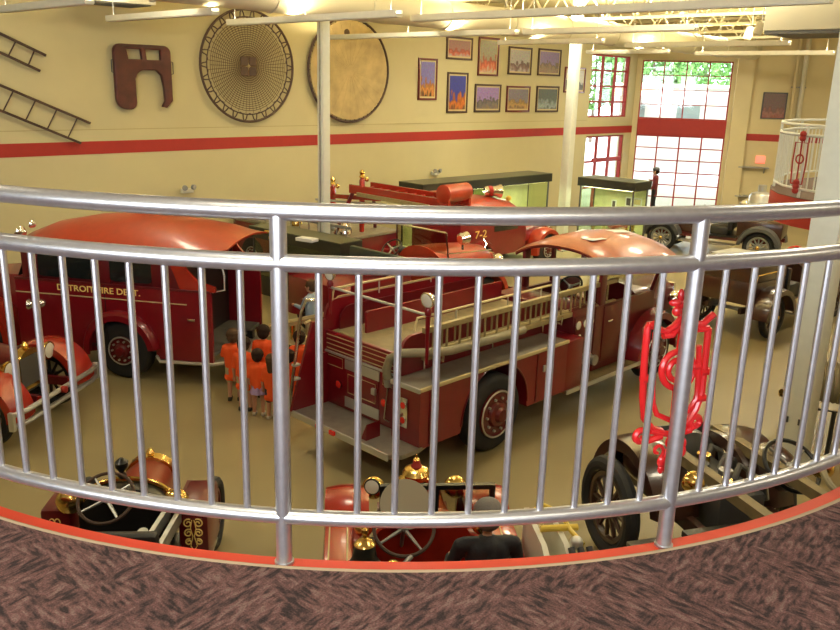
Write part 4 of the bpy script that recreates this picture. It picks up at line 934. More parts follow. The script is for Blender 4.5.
# ------------------------------------------------------------------ antique open engines
def antique(name, label, loc, yaw, paint='brightred', fpaint=None, rim='red', opts=()):
    t = thing(name, label, 'fire engine', loc, yaw); fp = fpaint or paint
    m = MB()
    for s in (-1, 1): m.box(s*.38-.035, s*.38+.035, -3.5, .55, .52, .64)
    m.build('chassis', 'brown' if 'brown' in opts else 'maroon', t)
    for x in (-.78, .78): wheel(t, x, 0, .46, .13 if 'thin' in opts else .17, 'spoke', rim); wheel(t, x, -2.9, .46, .17, 'spoke', rim)
    MB().cyl((-.78, 0, .46), (.78, 0, .46), .035, n=8).build('front_axle', 'steel', t); MB().cyl((-.78, -2.9, .46), (.78, -2.9, .46), .045, n=8).build('rear_axle', 'steel', t)
    if 'bare' in opts:
        MB().box(-.22, .22, -.75, .05, .5, .86, .03).build('engine_block', 'dkgrey', t)
        for k in range(4): MB().tube([(.12, -.65+k*.2, .86), (.16, -.65+k*.2, .98), (.26, -.65+k*.2, .92), (.30, -.65+k*.2, .75)], .028, 8).build('exhaust_pipe', 'steel', t)
    else: MB().loft([[(hw*math.cos(rad(a))*1.0, y, .68+(zt-.68)*abs(math.sin(rad(a)))**.55) for a in range(0, 181, 20)] for y, hw, zt in ((-.85, .44, 1.26), (-.3, .36, 1.20), (.12, .30, 1.14))]).build('bonnet', paint, t)
    rd = MB().loft([[(hw*math.cos(rad(a)), y, .60+(zt-.12*('bare' in opts)-.60)*abs(math.sin(rad(a)))**.5) for a in range(0, 181, 15)] for y, hw, zt in ((.10, .335, 1.18), (.24, .335, 1.18))]).build('radiator', 'brass' if 'brown' not in opts else 'steel', t)
    MB().box(-.25, .25, .235, .25, .66, 1.08).build('radiator_core', 'dkgrey', rd); MB().lathe([(.04, 0), (.05, .04), (.02, .09)], (0, .17, 1.18-.12*('bare' in opts)), (0, 0, 1), 12).build('filler_cap', 'brass', rd)
    if 'bare' not in opts: MB().loft([[(hw*math.cos(rad(a)), y, .68+(zt-.68)*abs(math.sin(rad(a)))**.45) for a in range(0, 181, 15)] for y, hw, zt in ((-1.0, .52, 1.32), (-.82, .50, 1.32))]).build('scuttle', 'black' if 'mid' in opts else paint, t)
    MB().box(-.62, .62, -2.2, -.85, .64, .69).build('floorboards', 'blackp', t)
    MB().box(-.60, .60, -1.95, -1.42, .69, .98, .05).build('seat', 'black', t); MB().box(-.62, .62, -2.08, -1.93, .85, 1.36, .05).build('seat_back', 'black', t)
    if 'nosteer' not in opts: steering(t, (-.10 if 'mid' in opts else -.22, -1.28, 1.36), .29 if 'big' in opts else .24, 38, 'dkwood', 'brass' if not {'brown', 'mid', 'big'} & set(opts) else 'steel')
    MB().box(-.62, .62, -3.5, -2.2, .72, 1.2, .03).build('rear_body', paint, t)
    for s in (-1, 1):
        if 'nofender' not in opts: o = fender(t, s*(.30 if 'inset' in opts else .56), s*(.64 if 'inset' in opts else .98), 0, .46, .57, 0, 165, fp, crown=.03)
        fender(t, s*.58, s*.96, -2.9, .46, .58, 5, 178, fp, crown=.03)
        MB().box(s*.5, s*.92, -2.2, -.55, .42, .46, .008).build('running_board', 'tread', t)
        MB().tube([(s*.62, -2.3, 1.2), (s*.62, -2.32, 1.36), (s*.62, -3.4, 1.36), (s*.62, -3.42, 1.2)], .016, 6).build('body_rail', 'brass', t)
        if 'nolamp' not in opts: lamp(t, (s*.47, .22, 1.0), (0, 1, 0), .13, 'brass' if 'brown' not in opts else 'steel')
        lamp(t, (s*.60, -.88, 1.12), (0, 1, 0), .09, 'brass', 'side_lamp')
    return t
def at_local(px, py, z, lx, ly, yaw): p = atz(px, py, z); f = FR(0, 0, yaw); q = p-f.w(lx, ly); return (q.x, q.y, 0)

# left edge: nose pointing right, twin-rail bumper
FBx = FR(-5.12-.614, 11.0+.086, 98)
eb = antique('antique_engine', 'antique red engine with twin-rail bumper pointing in from the left edge', tuple(FBx.o), 98, 'maroon', 'bright', 'blackp')
for z in (.44, .60): MB().tube([(-1.05, .60, z), (-.8, .66, z), (.8, .66, z), (1.05, .60, z)], .036, 8).build('bumper_rail', 'steel', eb)
for x in (-1.05, 1.05): MB().box(x-.03, x+.03, .56, .64, .39, .65, .01).build('bumper_end', 'silver', eb)
MB().lathe([(.05, 0), (.05, .06), (.03, .07)], (0, .68, .6), (0, 1, 0), 14).build('bumper_badge', 'trimred', eb)
for x in (-.38, .38): MB().bar((x, .4, .58), (x, .66, .6), .05, .06).build('bumper_iron', 'bright', eb)
bell(eb, (.55, -.45, 1.70), .2, 'brass'); MB().cyl((.55, -.45, 1.0), (.55, -.45, 1.72), .03, n=8).build('bell_post', 'brass', eb)
MB().lathe([(.06, 0), (.075, .03), (.07, .3), (.08, .34), (.04, .4)], (.5, -.1, 1.15), (0, 0, 1), 16).build('lantern', 'brass', eb)
MB().lathe([(.05, 0), (.07, .03), (.065, .32), (.075, .36), (.03, .42)], (.62, .0, 1.12), (0, 0, 1), 16).build('lantern', 'brass', eb)

# beneath the balcony, left: steering wheel and gold scrolls
jl = at_local(106, 498, 1.36*.86, -.10*.86, -1.28*.86, -4)
ej = antique('antique_engine', 'antique red car with brass scuttle and gold scrolls below the railing at left', jl, -4, 'brownred', 'maroon', 'maroon', ('nolamp', 'big', 'mid', 'nofender')); ej.scale = (.86, .86, .86)
MB().tube([(.53*math.cos(rad(a)), -.80, .68+.66*abs(math.sin(rad(a)))**.45) for a in range(5, 176, 10)], .035, 8).build('brass_hoop', 'brass', ej)
MB().lathe([(.03, 0), (.05, .03), (.03, .08), (.07, .14), (.075, .2), (.02, .25)], (-.06, -.8, 1.35), (0, 0, 1), 14).build('mascot', 'blackp', ej)
for x in (-.60, .56): MB().sph((x, -.98, 1.16), .15, (1, .8, 1), 12).build('scuttle_lamp', 'brass', ej)
MB().lathe([(.055, 0), (.06, .015), (.01, .02)], (.30, -1.42, 1.02), (0, -.4, 1), 16).build('gauge', 'lens', ej)
fp = MB().box(.60, .93, -1.12, -.45, .47, 1.16, .04).build('tool_locker', 'maroon', ej)
m = MB()
for sx in (-1, 1):
    for sc, cz, r0 in ((1, .96, .055), (-1, .84, .05), (1, .73, .04)):
        m.tube([(.765+sx*(.055+r*math.cos(rad(a)*sx)), -1.126, cz+r*math.sin(rad(a))) for a, r in ((20*i, .012+(r0-.012)*i/24) for i in range(25))], .009, 5)
    m.tube([(.765+sx*.012, -1.126, 1.0), (.765+sx*.03, -1.126, .9), (.765+sx*.008, -1.126, .80), (.765+sx*.035, -1.126, .68), (.765, -1.126, .62)], .006, 5)
m.build('gold_scrollwork', 'gold', fp)
m = MB()
for sx in (-1, 1): m.tube([(-.765+sx*(.03+.03*math.cos(rad(a))), -1.02, .92+.05*math.sin(rad(a))) for a in range(0, 331, 30)], .007, 5)
m.build('gold_scrollwork', 'gold', MB().box(-.93, -.60, -1.0, -.5, .47, 1.06, .04).build('tool_locker', 'maroon', ej))
MB().bar((.42, -2.0, 1.10), (.5, -1.1, 1.10), .05, .14).build('hand_lever', 'steel', ej); MB().bar((.56, -2.0, 1.05), (.62, -1.1, 1.05), .05, .14).build('hand_lever', 'steel', ej)

# beneath the balcony, centre: windscreen, bell, driver
kl = at_local(404, 527, 1.36*.9, -.22*.9, -1.28*.9, -5)
ek = antique('antique_engine', 'antique red engine with framed windscreen and brass bell below the railing centre', kl, -5, 'bright', 'bright', 'maroon', ('big',)); ek.scale = (.9, .9, .9)
def ws(x, z): return (x, -.93+(1.35-z)*.12, z)
m = MB()
for a, b in (((-.42, 1.2), (.68, 1.2)), ((-.42, 1.62), (.68, 1.62)), ((-.42, 1.17), (-.42, 1.64)), ((.68, 1.17), (.68, 1.64)), ((.12, 1.2), (.12, 1.62))): m.bar(ws(*a), ws(*b), .05, .05, (0, 1, .12))
m.build('windscreen_frame', 'blackp', ek)
MB().shell([[ws(x, 1.22), ws(x, 1.60)] for x in (-.39, .10)], .008).build('windscreen', 'shield', ek); MB().shell([[ws(x, 1.22), ws(x, 1.60)] for x in (.14, .66)], .008).build('windscreen', 'shield', ek)
lamp(ek, (-.52, -.95, 1.62), (-.3, -1, .1), .08, 'blackp', 'mirror')
MB().lathe([(.04, 0), (.12, .03), (.16, .10), (.13, .15), (.05, .18)], (0, .05, 1.17), (0, 0, 1), 18).build('brass_dome', 'brass', ek); bell(ek, (0, .05, 1.34), .06, 'brass', 'trimred', 'cap_ornament')
MB().cyl((-.2, -1.12, 1.52), (-.2, -1.10, 1.50), .25, n=28).build('searchlight_disc', mat('smoked_disc', (.32, .28, .2), .35), ek)
bell(ek, (-.60, -1.55, 1.12), .155, 'brass', 'caseside'); MB().cyl((-.60, -1.55, .6), (-.60, -1.55, 1.15), .03, n=8).build('bell_post', 'brass', ek)
MB().sph((-.34, -1.66, 1.16), .08, n=12).build('horn_bulb', 'brass', ek); MB().tube([(-.34, -1.66, 1.16), (-.25, -1.6, 1.14), (-.16, -1.5, 1.18)], .025, 8).build('horn_tube', 'steel', ek)
m = MB()
for dx in (-.06, .12): m.tube([(-.77+dx, .59*math.cos(rad(a))-.0, .46+.615*math.sin(rad(a))) for a in range(20, 166, 12)], .008, 5)
m.build('pinstripe', 'cream', ek)
fl = MB().box(-1.0, -.70, -1.75, -.5, .5, 1.06, .05).build('side_locker', 'bright', ek); MB().box(-.95, -.935, -1.756, -.52, .55, 1.064).build('pinstripe', 'cream', fl); MB().box(-.77, -.755, -1.756, -.52, .55, 1.064).build('pinstripe', 'cream', fl)
fl = MB().box(.66, .98, -1.75, -.5, .5, 1.06, .05).build('side_locker', 'bright', ek); MB().box(.80, .815, -1.756, -.52, .55, 1.064).build('pinstripe', 'cream', fl)
# white fitting on the ground beside it
wl_ = atz(545, 540, 1.1); wt = thing('ladder_end', 'white painted ladder end with yellow rollers and dark grips, right of the driver', 'ladder', (wl_.x+.08, wl_.y, 0), -8)
for s in (-.12, .08):
    MB().prism([(-.45, .55), (.5, .55), (.5, 1.15), (-.1, 1.12), (-.45, .95)], 'x', s-.025, s+.025).build('side_plate', 'white', wt)
MB().cyl((-.16, -.2, .92), (-.14, -.2, .92), .055, n=16).build('plate_hole', 'blackp', wt)
m = MB(); m.tube([(-.12, .35, 1.18), (.0, .42, 1.22), (.14, .3, 1.2), (.16, .05, 1.16), (.22, -.12, 1.12)], .022, 8); m.build('roller_arm', 'yellow', wt)
MB().cyl((-.1, .1, 1.16), (.24, .1, 1.16), .03, n=10).build('roller', 'yellow', wt); MB().sph((.16, -.12, 1.14), .06, n=10).build('pulley', 'silver', wt)
for x in (.10, .18, .26): MB().tube([(x, -.16, 1.12), (x+.02, -.26, 1.0), (x+.02, -.30, .88)], [.03, .035, .03], 8).build('grip', 'dkgrey', wt)
for y in (-.38, .42): MB().box(-.15, .11, y-.04, y+.04, 0, .56).build('foot', 'greyp', wt)

# beneath the balcony, right: brown chassis
el_ = antique('antique_engine', 'dark brown antique engine with bare chassis rails, at the foot of the white column', (3.02, 8.32, 0), -16, 'brown', 'brown', 'brown', ('brown', 'nolamp', 'nosteer', 'inset', 'bare')); el_.scale = (1.22, 1.22, 1.22)
for x in (-.30, .36): MB().bar((x, -3.3, 1.06), (x, .2, 1.02), .09, .09).build('ladder_beam', 'timber', el_)
MB().sph((.58, -.30, .84), .27, (.9, 1.1, .8), 14).build('tank', 'brown', el_); MB().sph((-.47, -.0, .82), .22, (.7, 1.3, .6), 14).build('tank', 'brown', el_)
for k in range(4): MB().cyl((-.10+(k%2)*.12, -.62+k*.16, .86), (-.10+(k%2)*.12, -.62+k*.16, .96), .06, n=12).build('valve_cover', ('brass', 'steel', 'dkgrey', 'brass')[k], el_)
m = MB(); m.tube([(-.655, .45, .8), (-.655, .0, 1.04), (-.655, -.35, .92), (-.655, -.55, .62)], .008, 5); m.tube([(-.50, .45, .8), (-.50, .0, 1.06), (-.50, -.35, .94), (-.50, -.55, .62)], .008, 5); m.build('pinstripe', 'cream', el_)
steering(el_, (.50, -.66, 1.04), .24, 38, 'blackp', 'steel'); MB().torus((.74, -1.05, 1.05), (.2, -.5, 1), .24, .028, 32, 8).build('hand_hoop', 'hose', el_); MB().cyl((.74, -1.1, .6), (.74, -1.05, .84), .02, n=8).build('hoop_post', 'steel', el_)
# right-hand back: brown touring engine
eg = antique('antique_engine', 'dark brown antique engine with red steering wheel beyond the ornament', FR(6.5, 16.9, 50).w(0, 3.3)[:], 50, 'brown', 'brown', 'brown', ('brown',))
MB().torus((.3, -1.35, 1.55), (0, -.7, .7), .2, .022, 28, 8).build('red_hand_wheel', 'redlens', eg)
MB().box(-.62, .62, -3.5, -2.2, 1.2, 1.62, .02).build('hose_box', 'brown', eg); MB().box(-.55, .1, -3.3, -2.4, 1.62, 1.65).build('box_lid', 'silver', eg)
MB().tube([(.5, -2.2, 1.5), (.5, -1.0, 1.5), (.45, -.2, 1.4)], .03, 8).build('hand_rail', 'wood', eg)
m = MB(); m.tube([(.3+.3*math.cos(rad(a)), -.55+.3*math.sin(rad(a)), 1.36+a/9000) for a in range(0, 1000, 24)], .03, 6); m.build('hose_coil', 'hose', eg)
eh = antique('antique_engine', 'small dark antique engine with silver boiler before the tall garage door', (8.0, 26.7, 0), -60, 'brown', 'dkgrey', 'greyp', ('nolamp',))
MB().lathe([(.34, 0), (.36, .1), (.36, .9), (.30, 1.0), (.12, 1.05), (.12, 1.25)], (0, -2.7, 1.0), (0, 0, 1), 20).build('boiler', 'silver', eh)
for s in (-.4, .4): MB().lathe([(.1, 0), (.14, .1), (.14, .5), (.05, .6)], (s, -2.3, 1.2), (0, 0, 1), 14).build('air_chamber', 'chrome', eh)
# ================================================================== PEOPLE
def remeshed(m, name, vox, mt, parent, smooth_it=2):
    me = m.mesh('tmp', 0); o = bpy.data.objects.new('tmp', me); COL.objects.link(o)
    r = o.modifiers.new('r', 'REMESH'); r.mode = 'VOXEL'; r.voxel_size = vox
    if smooth_it: s = o.modifiers.new('s', 'SMOOTH'); s.factor = .5; s.iterations = smooth_it
    dgp = bpy.context.evaluated_depsgraph_get(); me2 = bpy.data.meshes.new_from_object(o.evaluated_get(dgp)); bpy.data.objects.remove(o)
    for p in me2.polygons: p.use_smooth = True
    me2.name = name; me2.materials.clear(); me2.materials.append(M[mt]); return link(name, me2, parent)
def person(label, loc, yaw, H, kid=True, shirt='orange', bottom='shorts', bmat='denim', hair='hairb', long_hair=False, arms='down', shoe='shoe', tunic=True, seated=False, bend=0., cap=None, group=None, turn=0.):
    t = thing('person', label, 'person', loc, yaw, group)
    hd = (.092 if kid else .068)*H; hz = H-hd*1.12                       # head radius, centre height
    sh = H*(.785 if kid else .825); hp = H*(.45 if kid else .50); kn = H*(.24 if kid else .27); sw = H*(.105 if kid else .118); hw = H*.055
    f = H/1.1 if kid else H/1.55; f *= (.95 if kid else 1.0)
    dz = 0.
    if seated: dz = .0
    by = math.sin(rad(bend)); bc = math.cos(rad(bend))
    def T(x, y, z):                                                      # bend the trunk about the hip
        if z <= hp: return (x, y, z)
        q = z-hp; return (x, y*bc+q*by, hp+q*bc-y*by)
    b = MB()
    b.caps((0, 0, hp+.02*f), .082*f, T(0, .005, hp+(sh-hp)*.5), .078*f)
    b.caps(T(0, .0, hp+(sh-hp)*.5), .078*f, T(0, 0, sh-.06*f), .085*f); b.caps(T(-sw*.8, 0, sh-.045*f), .047*f, T(sw*.8, 0, sh-.045*f), .047*f)
    for s in (-1, 1): b.caps(T(s*.05*f, 0, hp+.08*f), .068*f, T(s*.065*f, 0, sh-.08*f), .074*f)
    b.caps(T(0, 0, sh-.03*f), .034*f, T(0, .01, hz-hd*.5), .032*f)
    hc = V(T(0, .012*f, hz)); fwd = V((math.sin(rad(turn)), math.cos(rad(turn)), -by*.7)).normalized(); sd = fwd.cross(V((0, 0, 1))).normalized(); upv = sd.cross(fwd)
    b.caps(hc+upv*hd*.18-fwd*hd*.08, hd*.93, hc-upv*hd*.25+fwd*hd*.12, hd*.74); b.caps(hc-upv*hd*.6+fwd*hd*.35, hd*.42, hc-upv*hd*.78+fwd*hd*.5, hd*.26)
    b.caps(hc+fwd*hd*.85+upv*hd*.0, hd*.08, hc+fwd*hd*1.0-upv*hd*.28, hd*.13)
    for s in (-1, 1): b.caps(hc+sd*s*hd*.86-fwd*hd*.05+upv*hd*.08, hd*.13, hc+sd*s*hd*.84-fwd*hd*.02-upv*hd*.2, hd*.11)
    legs = []
    for s in (-1, 1):
        if seated: A, K, F = (s*hw, .0, hp+.02), (s*hw*1.3, .42, hp+.06), (s*hw*1.3, .50, hp-.40)
        else: A, K, F = (s*hw, 0, hp), (s*hw*1.1, .012*f, kn), (s*hw*1.15, -.012*f, .065*f)
        legs.append((A, K, F)); b.caps(A, .062*f, K, .042*f); b.caps(K, .042*f, F, .027*f); b.caps(F, .028*f, (F[0], F[1]+.085*f, F[2]-.035*f), .024*f)
    sleeves = []
    for i, s in enumerate((-1, 1)):
        S = V(T(s*sw, 0, sh-.045*f))
        if arms == 'down' or (arms == 'mixed' and s < 0): E = S+V((s*.045*f, -.02*f, -.19*f)); W = E+V((s*.015*f, .05*f, -.165*f))
        elif arms == 'lap': E = S+V((s*.07*f, .06*f, -.23*f)); W = E+V((-s*.05*f, .21*f, -.02*f))
        else: E = S+V((s*.05*f, .07*f, -.16*f)); W = E+V((-s*.02*f, .14*f, .03*f))
        b.caps(S, .036*f, E, .028*f); b.caps(E, .028*f, W, .02*f); d = (W-E).normalized(); P = W+d*.035*f; b.caps(W, .019*f, P, .022*f)
        x = d.cross(V((0, 1, .3))).normalized(); yv = d.cross(x)
        for k, L in enumerate((.036, .044, .041, .03)):
            o_ = x*((k-1.5)*.013*f); k0 = P+o_+d*.012*f; k1 = k0+d*L*.55*f; b.caps(k0, .0068*f, k1, .006*f); b.caps(k1, .006*f, k1+d*L*.5*f+yv*.012*f, .005*f)
        th = P-d*.02*f+x*s*.024*f; b.caps(W+d*.012*f+x*s*.012*f, .009*f, th+d*.035*f+x*s*.01*f, .0065*f)
        sleeves.append((S, E, W))
    body = remeshed(b, 'body', .0085 if kid else .011, 'skin', t)
    # shirt
    c = MB(); lo = hp-(.10*f if tunic else .0)
    if seated: lo = hp
    c.caps((0, 0, lo), .098*f, T(0, .005, hp+(sh-hp)*.5), .092*f); c.caps(T(0, .0, hp+(sh-hp)*.5), .092*f, T(0, 0, sh-.065*f), .096*f); c.caps(T(-sw*.85, 0, sh-.042*f), .056*f, T(sw*.85, 0, sh-.042*f), .056*f)
    for s in (-1, 1): c.caps(T(s*.055*f, 0, hp+.06*f), .080*f, T(s*.07*f, 0, sh-.08*f), .084*f)
    if tunic: c.caps((-.075*f, 0, lo-.03*f), .074*f, (.075*f, 0, lo-.03*f), .074*f); c.caps((-.05*f, 0, hp), .075*f, (.05*f, 0, hp), .075*f)
    for S, E, W in sleeves:
        if shirt in ('navy', 'maroonc', 'lblue'): c.caps(S, .052*f, E, .042*f); c.caps(E, .042*f, W, .032*f)
        else: c.caps(S, .05*f, S.lerp(E, .85), .046*f)
    remeshed(c, 'jacket' if shirt == 'navy' else 'shirt', .011, shirt, t)
    if bottom == 'skirt':
        R = []
        for z, r0 in ((hp+.02*f, .094), (hp-.05*f, .115), (hp-.13*f, .135)): R.append([((r0+.010*math.cos(a*8))*f*math.cos(a), (r0+.010*math.cos(a*8))*f*.85*math.sin(a), z) for a in [2*math.pi*i/48 for i in range(48)]])
        MB().loft(R).build('skirt', bmat, t)
    else:
        c = MB()
        for A, K, F in legs:
            A, K, F = V(A), V(K), V(F)
            if bottom == 'shorts': c.caps(A+V((0, 0, .02*f)), .073*f, A.lerp(K, .75), .058*f)
            else: c.caps(A+V((0, 0, .02*f)), .073*f, K, .052*f); c.caps(K, .052*f, K.lerp(F, .93), .042*f)
        remeshed(c, 'shorts' if bottom == 'shorts' else 'trousers', .012, bmat, t)
    for A, K, F in legs:
        c = MB(); c.caps((F[0], F[1]-.012*f, F[2]-.03*f), .034*f, (F[0], F[1]+.095*f, F[2]-.038*f), .030*f); c.box(F[0]-.03*f, F[0]+.03*f, F[1]-.04*f, F[1]+.115*f, F[2]-.066*f, F[2]-.035*f, .008*f); remeshed(c, 'shoe', .008, shoe, t)
    # hair
    c = MB(); c.caps(hc+upv*hd*.26-fwd*hd*.16, hd*1.0, hc-upv*hd*.05-fwd*hd*.30, hd*.86)
    if long_hair: c.caps(hc-fwd*hd*.45, hd*.78, hc-fwd*hd*.55-upv*hd*1.5, hd*.55)
    remeshed(c, 'hair', hd*.1, hair, t)
    for s in (-1, 1): MB().sph(hc+fwd*hd*.80+sd*s*hd*.32+upv*hd*.06, hd*.11, n=8).build('eye', 'eye', t)
    MB().sph(hc+fwd*hd*.78-upv*hd*.48, hd*.14, (1.6, .9, .5), 8).build('mouth', 'lip', t)
    if cap: MB().lathe([(hd*1.08, 0), (hd*1.06, hd*.5), (hd*.7, hd*.85), (.01, hd*.95)], hc+upv*hd*.35, upv, 20).build('cap', cap, t)
    return t
def kid(px, py, top, label, yaw, **k):
    p = atz(px, py, 0); d = ray(px, top); H = CAMZ+d.z/d.y*p.y
    return person(label, (p.x, p.y, 0), yaw, H, **k)
kid(235, 400, 329, 'child in an orange tee shirt, leftmost of the group by the red bus', -5, bottom='shorts', bmat='khaki', hair='hairl', arms='fwd', shoe='shoe')
kid(246, 410, 337, 'child in a long orange tee shirt and dark sandals, second from the left', 10, bottom='shorts', bmat='khaki', hair='hairb', arms='down', shoe='shoe')
kid(265, 397, 325, 'taller brown-haired child in orange standing at the back of the group', 5, bottom='long', bmat='denim', hair='hairb', arms='fwd')
kid(259, 415, 349, 'small child in an orange top and lavender skirt', 0, bottom='skirt', bmat='lav', hair='hairb', arms='down', tunic=False, shoe='shoew')
kid(273, 419, 354, 'light-haired child in a long orange tee shirt and dark shorts beside the railing post', 12, bottom='shorts', bmat='denim', hair='hairl', long_hair=True, arms='down', shoe='shoew')
kid(300, 399, 331, 'child in orange half hidden between the railing post and the engine grab rail', -15, bottom='long', bmat='denim', hair='hairb', arms='fwd')
kid(290, 415, 350, 'child in orange with dark shoes, rightmost and nearest the centre engine', -25, bottom='shorts', bmat='denim', hair='hairb', arms='down')
p = atz(311, 280, 1.52); person('adult in a light blue shirt behind the left wing of the centre engine', (p.x, p.y, 0), -70, 1.52, kid=False, shirt='lblue', bottom='long', bmat='khaki', hair='hairl', arms='fwd', tunic=False)
# driver
pd = atz(490, 533, 1.70); SEATZ = .98; Hd = 1.74
person('grey-haired person in a dark jacket sitting in the antique engine below the railing', (pd.x, pd.y-.02, SEATZ+.085-.50*Hd), -8, Hd, kid=False, shirt='navy', bottom='long', bmat='navy', hair='hairg', arms='lap', tunic=False, seated=True, bend=8)
# visitor by the big doors
d = ray(657, 166); Yp = 30.5; hzp = CAMZ+d.z/d.y*Yp; plz = hzp-1.76
t = thing('display_plinth', 'low grey platform under the standing figure by the garage door', 'platform', (d.x/d.y*Yp, Yp, 0), 14)
MB().box(-.7, .7, -.5, .5, 0, plz, .01).build('plinth_body', 'greyp', t); MB().box(-.74, .74, -.54, .54, plz-.04, plz).build('plinth_top', 'dkgrey', t)
person('person in a maroon jacket and dark cap standing against the bright garage door', (d.x/d.y*Yp, Yp, plz), -60, 1.70, kid=False, shirt='maroonc', bottom='long', bmat='navy', hair='hairb', arms='mixed', tunic=True, cap='dkgrey')

# ================================================================== DISPLAY CASES
def case(name, label, loc, yaw, L, D, H, top=.26, base=.45, light=12, lining='caseback'):
    t = thing(name, label, 'display case', loc, yaw)                # x along the length, front at y=0, depth towards +y
    MB().box(0, L, 0, D, 0, base, .01).build('base', 'caseside', t)
    tp = MB().box(-.06, L+.06, -.06, D+.06, H-top, H-.02).build('canopy', 'caseside', t); MB().box(-.06, L+.06, -.06, D+.06, H-.02, H).build('canopy_top', 'casetop', tp)
    MB().box(.02, L-.02, D-.03, D, base, H-top).build('back_panel', lining, t); MB().box(.02, L-.02, .02, D-.03, base, base+.02).build('shelf_floor', lining, t)
    for x in (0, L-.04):
        for y in (0, D-.04): MB().box(x, x+.04, y, y+.04, base, H-top).build('corner_post', 'dkgrey', t)
    MB().box(.04, L-.04, .008, .018, base, H-top).build('front_glass', 'caseglass', t)
    for x in (.008, L-.018): MB().box(x, x+.01, .04, D-.04, base, H-top).build('side_glass', 'caseglass', t)
    if light:
        MB().box(.1, L-.1, .1, .16, H-top-.03, H-top).build('case_lamp', 'tube', t)
        la = bpy.data.lights.new('case_lamp', 'AREA'); la.shape = 'RECTANGLE'; la.size = L-.2; la.size_y = .1; la.energy = light*L; la.color = (1, .98, .66)
        lo = bpy.data.objects.new('case_lamp', la); COL.objects.link(lo); lo.parent = t; lo.location = (L/2, .22, H-top-.04); lo.rotation_euler = (rad(-18), 0, 0)
    return t
ux, uy = V((math.sin(rad(45)), math.cos(rad(45)), 0)), V((-math.cos(rad(45)), math.sin(rad(45)), 0))
c0 = V((-.22, 21.9, 0))+uy*.4+ux*.7; CY = -45
case('display_case', 'dark-topped glass case along the cream wall, left one of the lit pair', tuple(c0), CY, 2.85, .85, 2.3)
case('display_case', 'dark-topped glass case along the cream wall, next to the square column', tuple(c0+ux*2.97), CY, 2.75, .85, 2.3)
k0 = V((4.86, 25.80, 0)); C2Y = 132
k1 = k0; case('display_case', 'tall lit glass case full of small exhibits right of the square column', tuple(k1), C2Y-90, 1.85, .9, 2.3, light=14)
f2 = FR(k1.x, k1.y, 42)
case('display_case', 'low dark-topped case at the foot of the slim white column', (-4.0, 19.24, 0), 40, 2.95, .55, 1.62, light=0, lining='caseside')
def on(fr, x, y, z): return tuple(fr.w(x, y, z))
for x, z, w, h, lab in ((1.25, 1.45, .22, .30, 'small dark framed photo on the back of the tall lit case'), (1.55, 1.5, .30, .24, 'white framed paper on the back of the tall lit case'), (.75, 1.35, .18, .26, 'narrow pale framed photo at the left of the tall lit case')):
    t = thing('framed_photo', lab, 'picture', on(f2, x, .865, z), 42)
    MB().box(-w/2, w/2, -.02, 0, 0, h, .004).build('frame', 'paper', t); MB().box(-w/2+.04, w/2-.04, -.024, -.02, .04, h-.04).build('print', 'dkgrey' if w < .3 else 'cream', t)
for i, (x, y, kind, lab) in enumerate(((.35, .4, 'h', 'dark helmet on a stand at the left end of the tall lit case'), (.75, .35, 'h', 'second dark helmet on a stand in the tall lit case'), (1.08, .4, 'b', 'pale box in the middle of the tall lit case'), (1.42, .5, 'n', 'brass nozzle standing in the tall lit case'), (1.7, .4, 'n', 'tall brass nozzle near the right end of the tall lit case'), (1.42, .15, 'b', 'low cream box at the front of the tall lit case'))):
    z = .475; t = thing({'h': 'helmet_stand', 'b': 'exhibit_box', 'n': 'brass_nozzle'}[kind], lab, {'h': 'helmet', 'b': 'box', 'n': 'nozzle'}[kind], on(f2, x, y, z), 42)
    if kind == 'h':
        MB().lathe([(.10, 0), (.10, .02), (.05, .05), (.06, .45), (.09, .55)], (0, 0, 0), (0, 0, 1), 16).build('stand', 'cream', t); MB().lathe([(.20, .52), (.19, .54), (.13, .58), (.12, .66), (.07, .73), (.01, .75)], (0, 0, 0), (0, 0, 1), 20).build('helmet', 'dkgrey', t); MB().box(-.03, .03, -.15, -.12, .58, .70, .01).build('badge', 'brass', t)
    elif kind == 'b': MB().box(-.11, .11, -.1, .1, 0, .22+.1*(i % 3), .01).build('box_body', 'cream', t); MB().box(-.115, .115, -.105, .105, .18+.1*(i % 3), .24+.1*(i % 3), .006).build('lid', 'paper', t)
    else: MB().lathe([(.09, 0), (.09, .04), (.06, .1), (.055, .5), (.035, .75), (.045, .8)], (0, 0, 0), (0, 0, 1), 16).build('barrel', 'brass', t); MB().torus((0, 0, .3), (0, 0, 1), .075, .018, 18, 6).build('grip_ring', 'dkgrey', t)
t = thing('brass_fitting', 'brass hose fitting on the low dark-topped case', 'fitting', (atz(274, 239, 1.62).x, atz(274, 239, 1.62).y, 1.62), 0)
MB().lathe([(.12, 0), (.12, .05), (.07, .08), (.06, .2), (.1, .24), (.1, .3)], (0, 0, 0), (0, 0, 1), 16).build('barrel', 'brass', t); MB().tube([(-.2, 0, .15), (.2, 0, .15)], .04, 8).build('branch', 'brass', t)
tag(MB().box(-.22, .22, -.12, .12, 0, .07, .006).build('paper_stack', 'paper', None, (atz(307, 241, 1.62).x, atz(307, 241, 1.62).y, 1.62), 30), 'flat stack of cream papers on the low dark-topped case', 'papers')

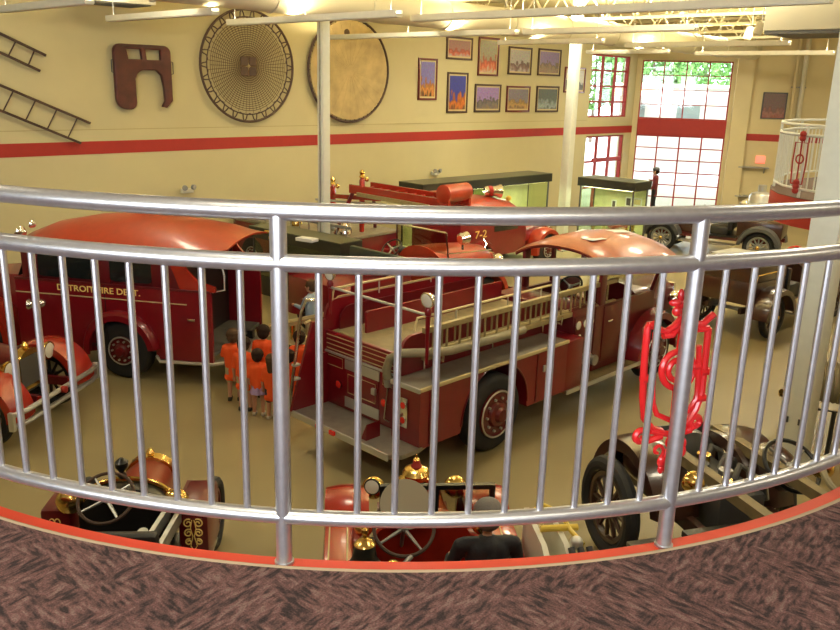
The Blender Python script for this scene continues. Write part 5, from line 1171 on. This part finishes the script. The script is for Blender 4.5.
# ------------------------------------------------------------------ hand cart the children look at
hc_ = thing('hand_pumper', 'dark wooden hand pumper with cream poles between the bus and the engines', 'cart', (-2.12, 13.2, 0), 20); hc_.scale = (.7, .7, .7)
MB().box(-.6, .6, -.42, .42, .62, 1.02, .02).build('tub', mat('dark_green_paint', (.05, .055, .035), .5), hc_); MB().box(-.62, .62, -.44, .44, 1.02, 1.07, .01).build('tub_rim', 'timber', hc_)
for x in (-.72, .72): wheel(hc_, x, -.35, .36, .09, 'spoke', 'maroon'); wheel(hc_, x, .35, .36, .09, 'spoke', 'maroon')
for y in (-.35, .35): MB().cyl((-.7, y, .36), (.7, y, .36), .03, n=8).build('axle', 'steel', hc_)
for x in (-.3, .3): MB().box(x-.04, x+.04, -.5, .5, .38, .62).build('bearer', 'blackp', hc_)
MB().cyl((0, 0, 1.02), (0, 0, 1.5), .06, n=12).build('pump_post', 'brass', hc_)
for y, m_ in ((-.22, 'wood'), (.22, 'cream')): MB().bar((-.75, y, 1.25), (.75, y, 1.72), .07, .09).build('pump_lever', m_, hc_)
MB().cyl((-.6, -.5, 1.3), (-.6, .5, 1.3), .03, n=8).build('handle_bar', 'cream', hc_); MB().cyl((.6, -.5, 1.67), (.6, .5, 1.67), .03, n=8).build('handle_bar', 'cream', hc_)
# hose reel cart at the right edge
hr = thing('hose_reel_cart', 'dark hose reel cart with red drum behind the wide white column', 'cart', (6.05, 11.5, 0), 20)
for x in (-.5, .5): wheel(hr, x, 0, .58, .10, 'spoke', 'blackp')
MB().cyl((-.5, 0, .58), (.5, 0, .58), .035, n=8).build('axle', 'steel', hr); MB().lathe([(.40, -.36), (.40, -.33), (.18, -.32), (.18, .32), (.40, .33), (.40, .36)], (0, 0, .85), (1, 0, 0), 24).build('reel_drum', 'trimred', hr)
m = MB(); m.tube([(-.3+.6*i/160, .27*math.cos(i*.35), .85+.27*math.sin(i*.35)) for i in range(161)], .045, 6); m.build('wound_hose', 'hose', hr)
MB().tube([(-.42, 0, .6), (-.42, 0, .9), (-.42, -1.0, .75), (.42, -1.0, .75), (.42, 0, .9), (.42, 0, .6)], .03, 8).build('draw_frame', 'blackp', hr)
MB().cyl((0, -.95, 0), (0, -.98, .75), .03, n=8).build('prop_leg', 'blackp', hr)
